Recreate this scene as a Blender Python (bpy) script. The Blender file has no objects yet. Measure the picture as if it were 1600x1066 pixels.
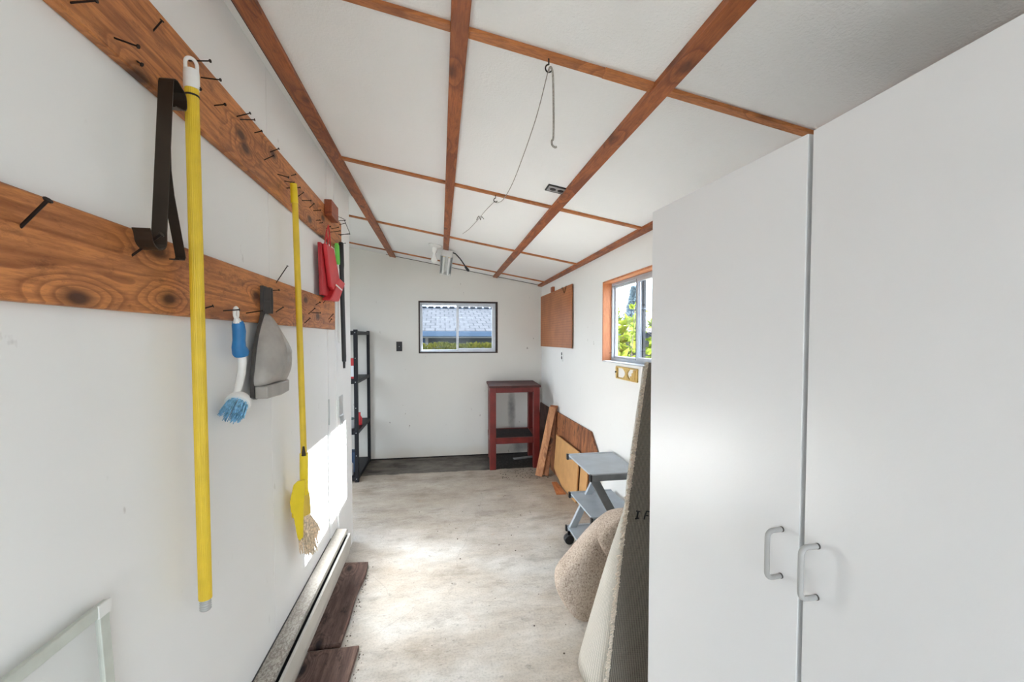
import bpy, bmesh, math, random
from mathutils import Vector, Matrix, noise
from math import sin, cos, pi, radians, atan2, sqrt

random.seed(7)
D = bpy.data
SC = bpy.context.scene
COL = SC.collection
ORG = {}

# ------------------------------------------------------------------ mesh helper
class MB:
    def __init__(s):
        s.v = []; s.f = []; s.uv = {}; s.sm = set()
    def add(s, verts, faces, smooth=False):
        o = len(s.v)
        s.v += [Vector(p) for p in verts]
        for f in faces:
            if smooth: s.sm.add(len(s.f))
            s.f.append([o + i for i in f])
        return s
    def box(s, a, b):
        x0, y0, z0 = a; x1, y1, z1 = b
        return s.add([(x0,y0,z0),(x1,y0,z0),(x1,y1,z0),(x0,y1,z0),(x0,y0,z1),(x1,y0,z1),(x1,y1,z1),(x0,y1,z1)],
                     [(0,3,2,1),(4,5,6,7),(0,1,5,4),(1,2,6,5),(2,3,7,6),(3,0,4,7)])
    def obox(s, p, q, w, h, up=(0,0,1)):
        """bar from p to q, w wide sideways, h along up"""
        p = Vector(p); q = Vector(q); d = (q - p).normalized()
        side = d.cross(Vector(up))
        if side.length < 1e-6: side = d.cross(Vector((1,0,0)))
        side.normalize(); u = side.cross(d).normalized()
        vs = []
        for c in (p, q):
            for a, b in ((-1,-1),(1,-1),(1,1),(-1,1)):
                vs.append(c + side*a*w/2 + u*b*h/2)
        return s.add(vs, [(3,2,1,0),(4,5,6,7),(0,1,5,4),(1,2,6,5),(2,3,7,6),(3,0,4,7)])
    def prism(s, poly, off):
        n = len(poly); off = Vector(off)
        vs = [Vector(p) for p in poly]; vs += [p + off for p in vs]
        return s.add(vs, [list(range(n))[::-1], list(range(n, 2*n))] + [(i, (i+1) % n, n+(i+1) % n, n+i) for i in range(n)])
    def tube(s, pts, r, n=8, caps=True, sx=1.0, up=None):
        pts = [Vector(p) for p in pts]; m = len(pts)
        rs = r if isinstance(r, (list, tuple)) else [r]*m
        vs = []; fs = []; prev = None
        for i, p in enumerate(pts):
            t = (pts[min(i+1, m-1)] - pts[max(i-1, 0)]).normalized()
            if prev is None:
                a = Vector(up) if up else (Vector((0,0,1)) if abs(t.z) < .9 else Vector((1,0,0)))
                u = (a - t*a.dot(t)).normalized()
            else:
                u = prev - t*prev.dot(t)
                u = u.normalized() if u.length > 1e-6 else prev
            prev = u; w = t.cross(u)
            for k in range(n):
                an = 2*pi*k/n
                vs.append(p + u*cos(an)*rs[i]*sx + w*sin(an)*rs[i])
        for i in range(m-1):
            for k in range(n):
                fs.append((i*n+k, i*n+(k+1) % n, (i+1)*n+(k+1) % n, (i+1)*n+k))
        o = len(s.f); s.add(vs, fs, True)
        if caps: s.add([vs[k] for k in range(n)][::-1] , [list(range(n))]); s.add(vs[-n:], [list(range(n))])
        return s
    def lathe(s, prof, org, axis=(0,0,1), n=20):
        org = Vector(org); ax = Vector(axis).normalized()
        a = Vector((1,0,0)) if abs(ax.x) < .9 else Vector((0,1,0))
        u = (a - ax*a.dot(ax)).normalized(); w = ax.cross(u)
        vs = []; fs = []
        for r, h in prof:
            for k in range(n):
                an = 2*pi*k/n
                vs.append(org + ax*h + (u*cos(an) + w*sin(an))*max(r, 1e-4))
        for i in range(len(prof)-1):
            for k in range(n):
                fs.append((i*n+k, i*n+(k+1) % n, (i+1)*n+(k+1) % n, (i+1)*n+k))
        s.add(vs, fs, True)
        s.add(vs[:n][::-1], [list(range(n))]); s.add(vs[-n:], [list(range(n))])
        return s
    def sheet(s, grid, us=None, vs=None):
        m = len(grid); n = len(grid[0]); o = len(s.v); fo = len(s.f)
        flat = [p for row in grid for p in row]
        fs = [(i*n+j, i*n+j+1, (i+1)*n+j+1, (i+1)*n+j) for i in range(m-1) for j in range(n-1)]
        s.add(flat, fs, True)
        for i in range(m):
            for j in range(n):
                s.uv[o+i*n+j] = ((us[j] if us else j/(n-1)), (vs[i] if vs else i/(m-1)))
        return s
    def build(s, name, mat, parent=None, org=None, bevel=0, seg=2, smooth=None, solid=0, subsurf=0, keepn=False):
        o_ = Vector(ORG.get(parent.name) if parent else (org or (0,0,0)))
        me = D.meshes.new(name)
        me.from_pydata([v - o_ for v in s.v], [], s.f)
        if s.uv:
            ul = me.uv_layers.new(name='UVMap')
            for lp in me.loops:
                ul.data[lp.index].uv = s.uv.get(lp.vertex_index, (0,0))
        if not keepn:
            bm = bmesh.new(); bm.from_mesh(me)
            bmesh.ops.remove_doubles(bm, verts=bm.verts, dist=1e-6)
            bmesh.ops.recalc_face_normals(bm, faces=bm.faces)
            bm.to_mesh(me); bm.free()
        if s.sm or smooth:
            for p in me.polygons: p.use_smooth = True
            me.set_sharp_from_angle(angle=radians(smooth or 40))
        me.materials.append(mat)
        ob = D.objects.new(name, me); COL.objects.link(ob)
        if parent:
            ob.parent = parent; ORG[ob.name] = o_
        else:
            ob.location = o_; ORG[ob.name] = o_
        if solid:
            m = ob.modifiers.new('thick', 'SOLIDIFY'); m.thickness = solid; m.offset = -1
        if bevel:
            m = ob.modifiers.new('edge', 'BEVEL'); m.width = bevel; m.segments = seg; m.limit_method = 'ANGLE'; m.angle_limit = radians(40)
            if seg > 1:
                for p in me.polygons: p.use_smooth = True
                me.set_sharp_from_angle(angle=radians(60))
        if subsurf:
            m = ob.modifiers.new('sub', 'SUBSURF'); m.levels = subsurf; m.render_levels = subsurf
        return ob

def tag(o, label, cat, group=None, kind=None):
    o['label'] = label; o['category'] = cat
    if group: o['group'] = group
    if kind: o['kind'] = kind
    return o

def thing(name, loc, label, cat, group=None):
    o = D.objects.new(name, None); COL.objects.link(o)
    o.empty_display_size = .05
    o.location = loc; ORG[o.name] = Vector(loc)
    return tag(o, label, cat, group)

def struct(name, mb, mat, parent=None, **k):
    o = mb.build(name, mat, parent, **k)
    if not parent: o['kind'] = 'structure'
    return o

# ------------------------------------------------------------------ materials
def newmat(name):
    m = D.materials.new(name); m.use_nodes = True
    nt = m.node_tree; nt.nodes.clear()
    out = nt.nodes.new('ShaderNodeOutputMaterial')
    b = nt.nodes.new('ShaderNodeBsdfPrincipled')
    nt.links.new(b.outputs[0], out.inputs[0])
    return m, nt, b, out

def N(nt, typ, **k):
    n = nt.nodes.new(typ)
    for a, v in k.items(): setattr(n, a, v)
    return n

def c4(c): return (c[0], c[1], c[2], 1)

def coords(nt, kind='Object', scale=(1,1,1), rot=(0,0,0), loc=(0,0,0)):
    if kind == 'World':
        g = N(nt, 'ShaderNodeNewGeometry'); src = g.outputs['Position']
    else:
        t = N(nt, 'ShaderNodeTexCoord'); src = t.outputs[kind]
    mp = N(nt, 'ShaderNodeMapping')
    mp.inputs['Scale'].default_value = scale; mp.inputs['Rotation'].default_value = rot; mp.inputs['Location'].default_value = loc
    nt.links.new(src, mp.inputs[0])
    return mp.outputs[0]

def noise_n(nt, vec, scale, detail=4, rough=.5, dist=0):
    n = N(nt, 'ShaderNodeTexNoise')
    n.inputs['Scale'].default_value = scale; n.inputs['Detail'].default_value = detail
    n.inputs['Roughness'].default_value = rough; n.inputs['Distortion'].default_value = dist
    nt.links.new(vec, n.inputs['Vector'])
    return n.outputs['Fac']

def ramp(nt, fac, stops, interp='LINEAR'):
    r = N(nt, 'ShaderNodeValToRGB'); cr = r.color_ramp; cr.interpolation = interp
    while len(cr.elements) < len(stops): cr.elements.new(.5)
    for e, (p, c) in zip(cr.elements, stops):
        e.position = p; e.color = c4(c) if not isinstance(c, (int, float)) else (c, c, c, 1)
    nt.links.new(fac, r.inputs[0])
    return r.outputs[0]

def mix(nt, fac, a, b, mode='MIX'):
    m = N(nt, 'ShaderNodeMix', data_type='RGBA', blend_type=mode)
    for s, val in ((m.inputs[0], fac), (m.inputs[6], a), (m.inputs[7], b)):
        if isinstance(val, (int, float)): s.default_value = val
        elif isinstance(val, (tuple, list)): s.default_value = c4(val)
        else: nt.links.new(val, s)
    return m.outputs[2]

def math_n(nt, op, a, b=None, c=None):
    m = N(nt, 'ShaderNodeMath', operation=op)
    for i, val in enumerate((a, b, c)):
        if val is None: continue
        if isinstance(val, (int, float)): m.inputs[i].default_value = val
        else: nt.links.new(val, m.inputs[i])
    return m.outputs[0]

def bump(nt, b, h, strength=.3, dist=.01):
    n = N(nt, 'ShaderNodeBump'); n.inputs['Strength'].default_value = strength; n.inputs['Distance'].default_value = dist
    nt.links.new(h, n.inputs['Height']); nt.links.new(n.outputs[0], b.inputs['Normal'])

def plain(name, c, rough=.5, metal=0, var=.06, scale=30, spec=None, bmp=0):
    m, nt, b, o = newmat(name)
    v = coords(nt)
    f = noise_n(nt, v, scale, 3)
    hi = [min(1, x*(1+var)) for x in c]; lo = [x*(1-var) for x in c]
    nt.links.new(ramp(nt, f, [(.3, lo), (.7, hi)]), b.inputs['Base Color'])
    b.inputs['Roughness'].default_value = rough; b.inputs['Metallic'].default_value = metal
    if spec is not None: b.inputs['Specular IOR Level'].default_value = spec
    if bmp: bump(nt, b, noise_n(nt, v, scale*4, 2), bmp, .003)
    return m

def wood(name, light, dark, axis='Y', ring=9, knots=.5, rough=.55, stain=.25, fine=1.0, flat='X'):
    """axis = grain direction, flat = the board's thin direction"""
    m, nt, b, o = newmat(name)
    k = .10
    v = coords(nt, 'Object', {'X': (k,1,1), 'Y': (1,k,1), 'Z': (1,1,k)}[axis])
    t = N(nt, 'ShaderNodeTexCoord'); sx = N(nt, 'ShaderNodeSeparateXYZ'); nt.links.new(t.outputs['Object'], sx.inputs[0])
    oi = N(nt, 'ShaderNodeObjectInfo')
    al = axis; ac = [q for q in 'XYZ' if q not in (axis, flat)][0]
    cb = N(nt, 'ShaderNodeCombineXYZ')
    nt.links.new(math_n(nt, 'ADD', math_n(nt, 'MULTIPLY', sx.outputs[al], .5), math_n(nt, 'MULTIPLY', oi.outputs['Random'], 7)), cb.inputs[0])
    nt.links.new(sx.outputs[ac], cb.inputs[1])
    vk = cb.outputs[0]
    # knots push the growth lines aside
    vo = N(nt, 'ShaderNodeTexVoronoi', voronoi_dimensions='2D'); vo.inputs['Scale'].default_value = 8.5
    nt.links.new(vk, vo.inputs['Vector'])
    sel = N(nt, 'ShaderNodeSeparateXYZ'); nt.links.new(vo.outputs['Color'], sel.inputs[0])
    some = ramp(nt, sel.outputs[0], [(.60, 0.0), (.64, 1.0)])
    near = math_n(nt, 'MULTIPLY', ramp(nt, vo.outputs['Distance'], [(0, 1.0), (.55, 0.0)], 'EASE'), some)
    big = noise_n(nt, v, 4.5, 3, .5, 1.0)
    fv = math_n(nt, 'ADD', math_n(nt, 'MULTIPLY', big, ring), math_n(nt, 'MULTIPLY', near, 3.5*knots))
    fr = math_n(nt, 'FRACT', fv)
    line = ramp(nt, fr, [(0, 0.0), (.45, .1), (.84, 1.0), (.93, .8), (1, 0.0)])
    grain = ramp(nt, noise_n(nt, v, 130*fine, 5, .7), [(.40, 1.0), (.58, 0.0)])
    tone = noise_n(nt, vk, 5, 5, .65)
    mid = [(a*.60 + c*.40) for a, c in zip(light, dark)]
    col = ramp(nt, tone, [(.30, mid), (.52, light), (.75, [min(1, x*1.25) for x in light])])
    col = mix(nt, math_n(nt, 'MULTIPLY', line, .60), col, dark)
    col = mix(nt, math_n(nt, 'MULTIPLY', grain, .45), col, dark)
    st = ramp(nt, noise_n(nt, vk, 16, 7, .75), [(.53, 0.0), (.66, 1.0)])
    col = mix(nt, math_n(nt, 'MULTIPLY', st, stain), col, [x*.5 for x in dark])
    if knots:
        kd = math_n(nt, 'ADD', vo.outputs['Distance'], math_n(nt, 'MULTIPLY', noise_n(nt, vk, 34, 3), .10))
        kf = ramp(nt, kd, [(.12, 1.0), (.17, .55), (.26, 0.0)])
        col = mix(nt, math_n(nt, 'MULTIPLY', math_n(nt, 'MULTIPLY', kf, some), knots), col, [x*.3 for x in dark])
    nt.links.new(col, b.inputs['Base Color'])
    b.inputs['Roughness'].default_value = rough
    bump(nt, b, grain, .2, .0015)
    return m

def wall_mat(name, c, scuff=.5, warm=None):
    m, nt, b, o = newmat(name)
    v = coords(nt, 'World')
    f = noise_n(nt, v, 1.3, 3)
    col = ramp(nt, f, [(.3, [x*.96 for x in c]), (.7, c)])
    sp = noise_n(nt, coords(nt, 'World', (1,1,.6)), 26, 3, .5)
    sm = ramp(nt, sp, [(.70, 0.0), (.76, 1.0)])
    reg = ramp(nt, noise_n(nt, v, 3.1, 2), [(.5, 0.0), (.62, 1.0)])
    fac = math_n(nt, 'MULTIPLY', math_n(nt, 'MULTIPLY', sm, reg), scuff)
    col = mix(nt, fac, col, (.28,.25,.22))
    nt.links.new(col, b.inputs['Base Color'])
    b.inputs['Roughness'].default_value = .55
    b.inputs['Specular IOR Level'].default_value = .3
    bump(nt, b, noise_n(nt, v, 90, 2), .06, .002)
    return m

M = {}
M['wall'] = wall_mat('painted_wall', (.80,.795,.775))
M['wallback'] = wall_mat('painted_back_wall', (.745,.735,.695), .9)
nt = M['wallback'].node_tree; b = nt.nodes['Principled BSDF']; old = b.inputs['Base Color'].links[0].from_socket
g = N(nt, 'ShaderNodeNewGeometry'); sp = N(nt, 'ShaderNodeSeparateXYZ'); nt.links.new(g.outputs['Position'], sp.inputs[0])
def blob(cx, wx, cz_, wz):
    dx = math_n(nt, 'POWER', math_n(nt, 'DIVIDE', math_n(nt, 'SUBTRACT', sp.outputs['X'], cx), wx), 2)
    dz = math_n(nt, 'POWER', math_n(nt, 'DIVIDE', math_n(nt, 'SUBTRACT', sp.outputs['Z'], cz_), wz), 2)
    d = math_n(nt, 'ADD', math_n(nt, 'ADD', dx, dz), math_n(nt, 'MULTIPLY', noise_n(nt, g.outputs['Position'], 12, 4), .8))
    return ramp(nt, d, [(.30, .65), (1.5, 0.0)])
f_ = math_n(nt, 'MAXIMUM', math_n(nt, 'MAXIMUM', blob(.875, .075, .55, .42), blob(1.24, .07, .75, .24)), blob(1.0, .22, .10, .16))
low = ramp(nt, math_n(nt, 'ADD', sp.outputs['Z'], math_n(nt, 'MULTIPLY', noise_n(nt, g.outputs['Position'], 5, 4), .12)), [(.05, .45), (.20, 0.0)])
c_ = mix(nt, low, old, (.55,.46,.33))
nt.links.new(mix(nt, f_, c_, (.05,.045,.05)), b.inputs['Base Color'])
M['panel'] = wall_mat('painted_panel', (.83,.83,.82), .35)
# ceiling: stippled paint
m, nt, b, o = newmat('stippled_ceiling')
v = coords(nt, 'World')
nt.links.new(ramp(nt, noise_n(nt, v, 1.5, 3), [(.3, (.85,.85,.845)), (.7, (.88,.88,.875))]), b.inputs['Base Color'])
b.inputs['Roughness'].default_value = .9
bump(nt, b, noise_n(nt, v, 120, 3, .6), .55, .004)
M['ceil'] = m
# concrete floor
m, nt, b, o = newmat('stained_concrete')
v = coords(nt, 'World')
vs = coords(nt, 'World', (.6,1,1))
base = ramp(nt, noise_n(nt, vs, 2.2, 6, .62), [(.25, (.47,.40,.32)), (.42, (.62,.57,.505)), (.58, (.70,.675,.635)), (.8, (.75,.74,.72))])
streak = ramp(nt, noise_n(nt, coords(nt, 'World', (.4,1,1)), 16, 6, .75), [(.36, .84), (.60, 1.0)])
base = mix(nt, 1.0, base, streak, 'MULTIPLY')
sep = N(nt, 'ShaderNodeSeparateXYZ'); nt.links.new(v, sep.inputs[0])
# brown staining towards the far end, real dirt with a ragged outline
yb = math_n(nt, 'ADD', sep.outputs['Y'], math_n(nt, 'MULTIPLY', noise_n(nt, v, 2.0, 4, .6), 2.2))
brown = ramp(nt, math_n(nt, 'MULTIPLY', yb, .1), [(.372, 0.0), (.45, .66), (.55, .9)])
base = mix(nt, brown, base, mix(nt, noise_n(nt, vs, 7, 5, .7), (.17,.12,.08), (.55,.475,.385)))
smudge = ramp(nt, noise_n(nt, coords(nt, 'World', (.55,1,1), loc=(7.3,2.2,0)), 4.5, 7, .72), [(.34, (.46,.42,.38)), (.48, (.88,.87,.85)), (.60, 1.0)])
base = mix(nt, .62, base, smudge, 'MULTIPLY')
grit = ramp(nt, noise_n(nt, v, 95, 4, .7), [(.34, .74), (.52, 1.0)])
base = mix(nt, .75, base, grit, 'MULTIPLY')
pits = ramp(nt, noise_n(nt, coords(nt, 'World', (.8,1,1), loc=(4,9,0)), 28, 5, .7), [(.30, .62), (.42, 1.0)])
base = mix(nt, .8, base, pits, 'MULTIPLY')
# hairline cracks
vc = N(nt, 'ShaderNodeTexVoronoi', feature='DISTANCE_TO_EDGE', voronoi_dimensions='2D'); vc.inputs['Scale'].default_value = .75
wv = N(nt, 'ShaderNodeVectorMath', operation='ADD'); nt.links.new(v, wv.inputs[0])
nz = N(nt, 'ShaderNodeTexNoise'); nz.inputs['Scale'].default_value = 5; nz.inputs['Detail'].default_value = 5; nt.links.new(v, nz.inputs['Vector'])
sc_ = N(nt, 'ShaderNodeVectorMath', operation='SCALE'); sc_.inputs[3].default_value = .18; nt.links.new(nz.outputs['Color'], sc_.inputs[0]); nt.links.new(sc_.outputs[0], wv.inputs[1])
nt.links.new(wv.outputs[0], vc.inputs['Vector'])
crack = ramp(nt, vc.outputs['Distance'], [(.001, .28), (.003, 0.0)])
base = mix(nt, crack, base, (.22,.20,.17))
# rust marks
rust = ramp(nt, noise_n(nt, coords(nt, 'World', (1,1,1), loc=(3.1,1.7,0)), 3.5, 4, .6), [(.66, 0.0), (.8, .55)])
base = mix(nt, rust, base, (.50,.33,.20))
# old slab strip and soot along the back wall
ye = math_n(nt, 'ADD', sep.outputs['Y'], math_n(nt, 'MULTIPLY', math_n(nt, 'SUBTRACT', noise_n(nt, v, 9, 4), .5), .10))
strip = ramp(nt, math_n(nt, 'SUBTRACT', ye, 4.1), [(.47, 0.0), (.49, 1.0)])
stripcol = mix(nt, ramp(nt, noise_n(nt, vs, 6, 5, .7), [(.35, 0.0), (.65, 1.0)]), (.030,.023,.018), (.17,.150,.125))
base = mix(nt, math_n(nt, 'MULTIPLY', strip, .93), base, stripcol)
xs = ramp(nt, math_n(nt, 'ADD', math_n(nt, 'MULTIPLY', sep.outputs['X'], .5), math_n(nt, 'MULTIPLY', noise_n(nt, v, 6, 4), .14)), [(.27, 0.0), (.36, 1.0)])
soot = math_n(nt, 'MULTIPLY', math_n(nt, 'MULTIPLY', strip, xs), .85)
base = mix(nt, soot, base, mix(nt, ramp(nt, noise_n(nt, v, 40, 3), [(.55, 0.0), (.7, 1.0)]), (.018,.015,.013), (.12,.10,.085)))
# dark crumbs
vo = N(nt, 'ShaderNodeTexVoronoi'); vo.inputs['Scale'].default_value = 9; nt.links.new(v, vo.inputs['Vector'])
crumb = ramp(nt, math_n(nt, 'ADD', vo.outputs['Distance'], math_n(nt, 'MULTIPLY', noise_n(nt, v, 60, 2), .05)), [(.045, 1.0), (.06, 0.0)])
base = mix(nt, math_n(nt, 'MULTIPLY', crumb, .7), base, (.10,.075,.05))
nt.links.new(base, b.inputs['Base Color'])
b.inputs['Roughness'].default_value = .75
bump(nt, b, noise_n(nt, v, 40, 5, .65), .25, .004)
M['floor'] = m

M['rail'] = wood('pine_rail', (.60,.235,.070), (.17,.040,.010), 'Y', 9, .95, .5, .65)
M['batten'] = wood('batten_wood', (.42,.125,.032), (.13,.026,.009), 'Y', 6, .5, .5, .45, 1.3, 'Z')
M['battenx'] = wood('cross_batten_wood', (.54,.20,.060), (.20,.055,.017), 'X', 5, .4, .5, .35, 1.3, 'Z')
M['block'] = wood('block_wood', (.36,.085,.026), (.13,.026,.010), 'Y', 5, .1, .5, .2)
M['casing'] = wood('casing_wood', (.62,.25,.105), (.36,.11,.04), 'Z', 5, .2, .5, .25, 1, 'Y')
M['darkcasing'] = wood('dark_casing', (.045,.022,.016), (.012,.006,.005), 'X', 6, .2, .5, .3, 1, 'Y')
M['oldplank'] = wood('weathered_plank', (.215,.130,.10), (.045,.022,.020), 'Y', 9, .9, .8, .85, 1, 'Z')
M['fir'] = wood('fir_board', (.56,.285,.135), (.30,.11,.045), 'Z', 6, .5, .6, .4, 1.2, 'Y')
M['ply'] = wood('stained_plywood', (.42,.165,.065), (.07,.018,.010), 'Z', 5, .7, .6, .95)
M['plydark'] = wood('sooty_plywood', (.12,.06,.04), (.010,.008,.007), 'Z', 6, .7, .7, .95)
M['tan'] = plain('tan_hardboard', (.55,.30,.115), .7, 0, .08, 12)
M['taned'] = plain('hardboard_edge', (.58,.40,.22), .8, 0, .2, 80)
M['chip'] = wood('orange_offcut', (.50,.19,.07), (.26,.07,.02), 'Y', 5, .2, .6, .5, 1, 'Z')
M['redpaint'] = plain('dull_red_paint', (.135,.0115,.009), .42, 0, .3, 9)
M['redtop'] = plain('worn_red_top', (.06,.012,.010), .6, 0, .6, 14)
M['sootwood'] = plain('sooty_shelf', (.016,.012,.011), .8, 0, .9, 20)
M['iron'] = plain('dark_nail', (.022,.014,.012), .45, .6, .3, 60)
M['bronze'] = plain('dark_bronze_metal', (.035,.024,.016), .42, .5, .25, 14)
M['yellow'] = plain('yellow_plastic', (.72,.50,.03), .42, 0, .08, 20)
M['yellow2'] = plain('bright_yellow_plastic', (.80,.60,.02), .4, 0, .06, 20)
M['whiteplas'] = plain('white_plastic', (.78,.78,.76), .4, 0, .04, 20)
M['greyplas'] = plain('grey_plastic', (.36,.338,.31), .36, 0, .16, 16)
M['darkplas'] = plain('shaded_grey_plastic', (.06,.055,.052), .5, 0, .2, 16)
M['blue'] = plain('blue_rubber', (.02,.17,.42), .5, 0, .1, 30)
M['bluebr'] = plain('blue_bristle', (.24,.50,.70), .6, 0, .4, 90)
M['straw'] = plain('straw_bristle', (.72,.58,.42), .8, 0, .4, 90)
M['red'] = plain('red_plastic', (.60,.035,.045), .42, 0, .08, 20)
M['redin'] = plain('deep_red_plastic', (.42,.02,.028), .45, 0, .1, 20)
M['green'] = plain('green_plastic', (.16,.62,.09), .45)
M['black'] = plain('black_plastic', (.012,.012,.014), .4, 0, .2, 20)
M['blackmetal'] = plain('black_enamel', (.007,.0075,.011), .5, 0, .25, 15, .3)
M['alu'] = plain('grey_aluminium', (.52,.54,.54), .4, .7, .08, 20)
M['alupaint'] = plain('painted_aluminium', (.55,.58,.53), .45, .15, .05, 30)
M['zinc'] = plain('zinc_plated', (.60,.62,.63), .35, .8, .1, 30)
M['winframe'] = plain('window_aluminium', (.62,.65,.70), .4, .35, .06, 20)
M['winwhite'] = plain('white_window_frame', (.46,.49,.53), .4, .15, .05, 20)
M['rope'] = plain('grey_cord', (.33,.31,.28), .85, 0, .3, 200)
M['brass'] = plain('gold_painted_wood', (.62,.42,.13), .4, .25, .15, 40)
M['cartgrey'] = plain('silver_grey_laminate', (.40,.45,.50), .4, .1, .08, 12)
M['cartdark'] = plain('cart_steel', (.17,.185,.20), .35, .3, .1, 20)
M['bulb'] = plain('frosted_bulb', (.86,.86,.84), .25, 0, .01, 5)
M['tube'] = plain('fluorescent_tube', (.85,.86,.85), .2, 0, .01, 5)
M['gold'] = plain('tube_end_cap', (.62,.45,.25), .35, .7, .1, 30)
M['handle'] = plain('light_grey_handle', (.40,.40,.395), .45, 0, .02, 10)
M['carcass'] = plain('grey_carcass', (.34,.34,.34), .6, 0, .03, 10)
M['paper'] = plain('pale_plastic', (.66,.68,.70), .5, 0, .1, 30)
M['bluebox'] = plain('blue_box_card', (.035,.07,.14), .6)

# baked-on dust of the heater
m, nt, b, o = newmat('dusty_heater')
v = coords(nt, 'World')
base = ramp(nt, noise_n(nt, v, 4, 3), [(.3, (.38,.355,.31)), (.7, (.49,.465,.415))])
sepp = N(nt, 'ShaderNodeSeparateXYZ'); nt.links.new(v, sepp.inputs[0])
near = ramp(nt, math_n(nt, 'ADD', math_n(nt, 'MULTIPLY', sepp.outputs['Y'], .4), math_n(nt, 'MULTIPLY', noise_n(nt, v, 8, 4), .3)), [(.70, 1.0), (1.05, .25)])
spk = ramp(nt, noise_n(nt, coords(nt, 'World', (1,.45,1)), 150, 5, .75), [(.44, 0.0), (.56, 1.0)])
base = mix(nt, math_n(nt, 'MULTIPLY', math_n(nt, 'MULTIPLY', spk, near), .9), base, (.13,.10,.085))
nt.links.new(base, b.inputs['Base Color']); b.inputs['Roughness'].default_value = .55
M['heater'] = m
M['heaterface'] = plain('heater_cover', (.47,.45,.41), .45, .2, .06, 8)

# wardrobe laminate
m, nt, b, o = newmat('white_laminate')
v = coords(nt, 'World')
nt.links.new(ramp(nt, noise_n(nt, v, 2, 2), [(.3, (.80,.812,.83)), (.7, (.82,.832,.85))]), b.inputs['Base Color'])
b.inputs['Roughness'].default_value = .34; b.inputs['Specular IOR Level'].default_value = .45
bump(nt, b, noise_n(nt, v, 190, 2, .5), .07, .002)
M['laminate'] = m

# pegboard
m, nt, b, o = newmat('brown_pegboard')
v = coords(nt, 'World')
cmb = N(nt, 'ShaderNodeVectorMath', operation='SNAP'); 
sp = N(nt, 'ShaderNodeSeparateXYZ'); nt.links.new(v, sp.inputs[0])
def cell(src):
    return math_n(nt, 'SUBTRACT', math_n(nt, 'FRACT', math_n(nt, 'DIVIDE', src, .0254)), .5)
cy, cz = cell(sp.outputs['Y']), cell(sp.outputs['Z'])
dd = math_n(nt, 'SQRT', math_n(nt, 'ADD', math_n(nt, 'POWER', cy, 2), math_n(nt, 'POWER', cz, 2)))
hole = ramp(nt, dd, [(.12, 1.0), (.16, 0.0)])
base = ramp(nt, noise_n(nt, v, 5, 4, .6), [(.3, (.30,.092,.022)), (.7, (.42,.145,.040))])
nt.links.new(mix(nt, hole, base, (.03,.014,.008)), b.inputs['Base Color'])
b.inputs['Roughness'].default_value = .5
M['peg'] = m

# carpets
def carpet_back(name, c, rib=.5, freq=1.0):
    m, nt, b, o = newmat(name)
    uv = coords(nt, 'UV', (freq,1,1))
    s = N(nt, 'ShaderNodeSeparateXYZ'); nt.links.new(uv, s.inputs[0])
    w = math_n(nt, 'ABSOLUTE', math_n(nt, 'SUBTRACT', math_n(nt, 'FRACT', s.outputs['X']), .5))
    w2 = math_n(nt, 'ABSOLUTE', math_n(nt, 'SUBTRACT', math_n(nt, 'FRACT', math_n(nt, 'MULTIPLY', s.outputs['Y'], 150)), .5))
    h = math_n(nt, 'ADD', w, math_n(nt, 'MULTIPLY', w2, .22))
    h = math_n(nt, 'ADD', h, math_n(nt, 'MULTIPLY', noise_n(nt, coords(nt, 'World'), 160, 2), .3))
    col = ramp(nt, h, [(.22, [x*(1-rib) for x in c]), (.6, c), (.9, [min(1, x*1.15) for x in c])])
    nt.links.new(col, b.inputs['Base Color']); b.inputs['Roughness'].default_value = .95
    b.inputs['Specular IOR Level'].default_value = .1
    bump(nt, b, h, .5, .004)
    return m
M['backing'] = carpet_back('shaded_carpet_backing', (.30,.275,.235), .6)  # the flap's shade is put into this darker copy of the backing
M['jute'] = carpet_back('lit_carpet_backing', (.68,.65,.59), .25)  # same backing in its lit tone, for the inner roll
m, nt, b, o = newmat('beige_pile')
v = coords(nt, 'World')
f = noise_n(nt, v, 130, 4, .7)
nt.links.new(ramp(nt, math_n(nt, 'ADD', math_n(nt, 'MULTIPLY', f, .8), math_n(nt, 'MULTIPLY', noise_n(nt, v, 12, 3), .2)), [(.34, (.33,.23,.17)), (.47, (.68,.56,.46)), (.62, (.88,.79,.70))]), b.inputs['Base Color'])
b.inputs['Roughness'].default_value = 1; b.inputs['Specular IOR Level'].default_value = .05
bump(nt, b, f, 1.0, .012)
M['pile'] = m

# can / box with coloured bands
def bands(name, stops, z0, z1):
    m, nt, b, o = newmat(name)
    v = coords(nt, 'World'); s = N(nt, 'ShaderNodeSeparateXYZ'); nt.links.new(v, s.inputs[0])
    t = math_n(nt, 'DIVIDE', math_n(nt, 'SUBTRACT', s.outputs['Z'], z0), z1 - z0)
    nt.links.new(ramp(nt, t, stops, 'CONSTANT'), b.inputs['Base Color']); b.inputs['Roughness'].default_value = .4
    return m

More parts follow.
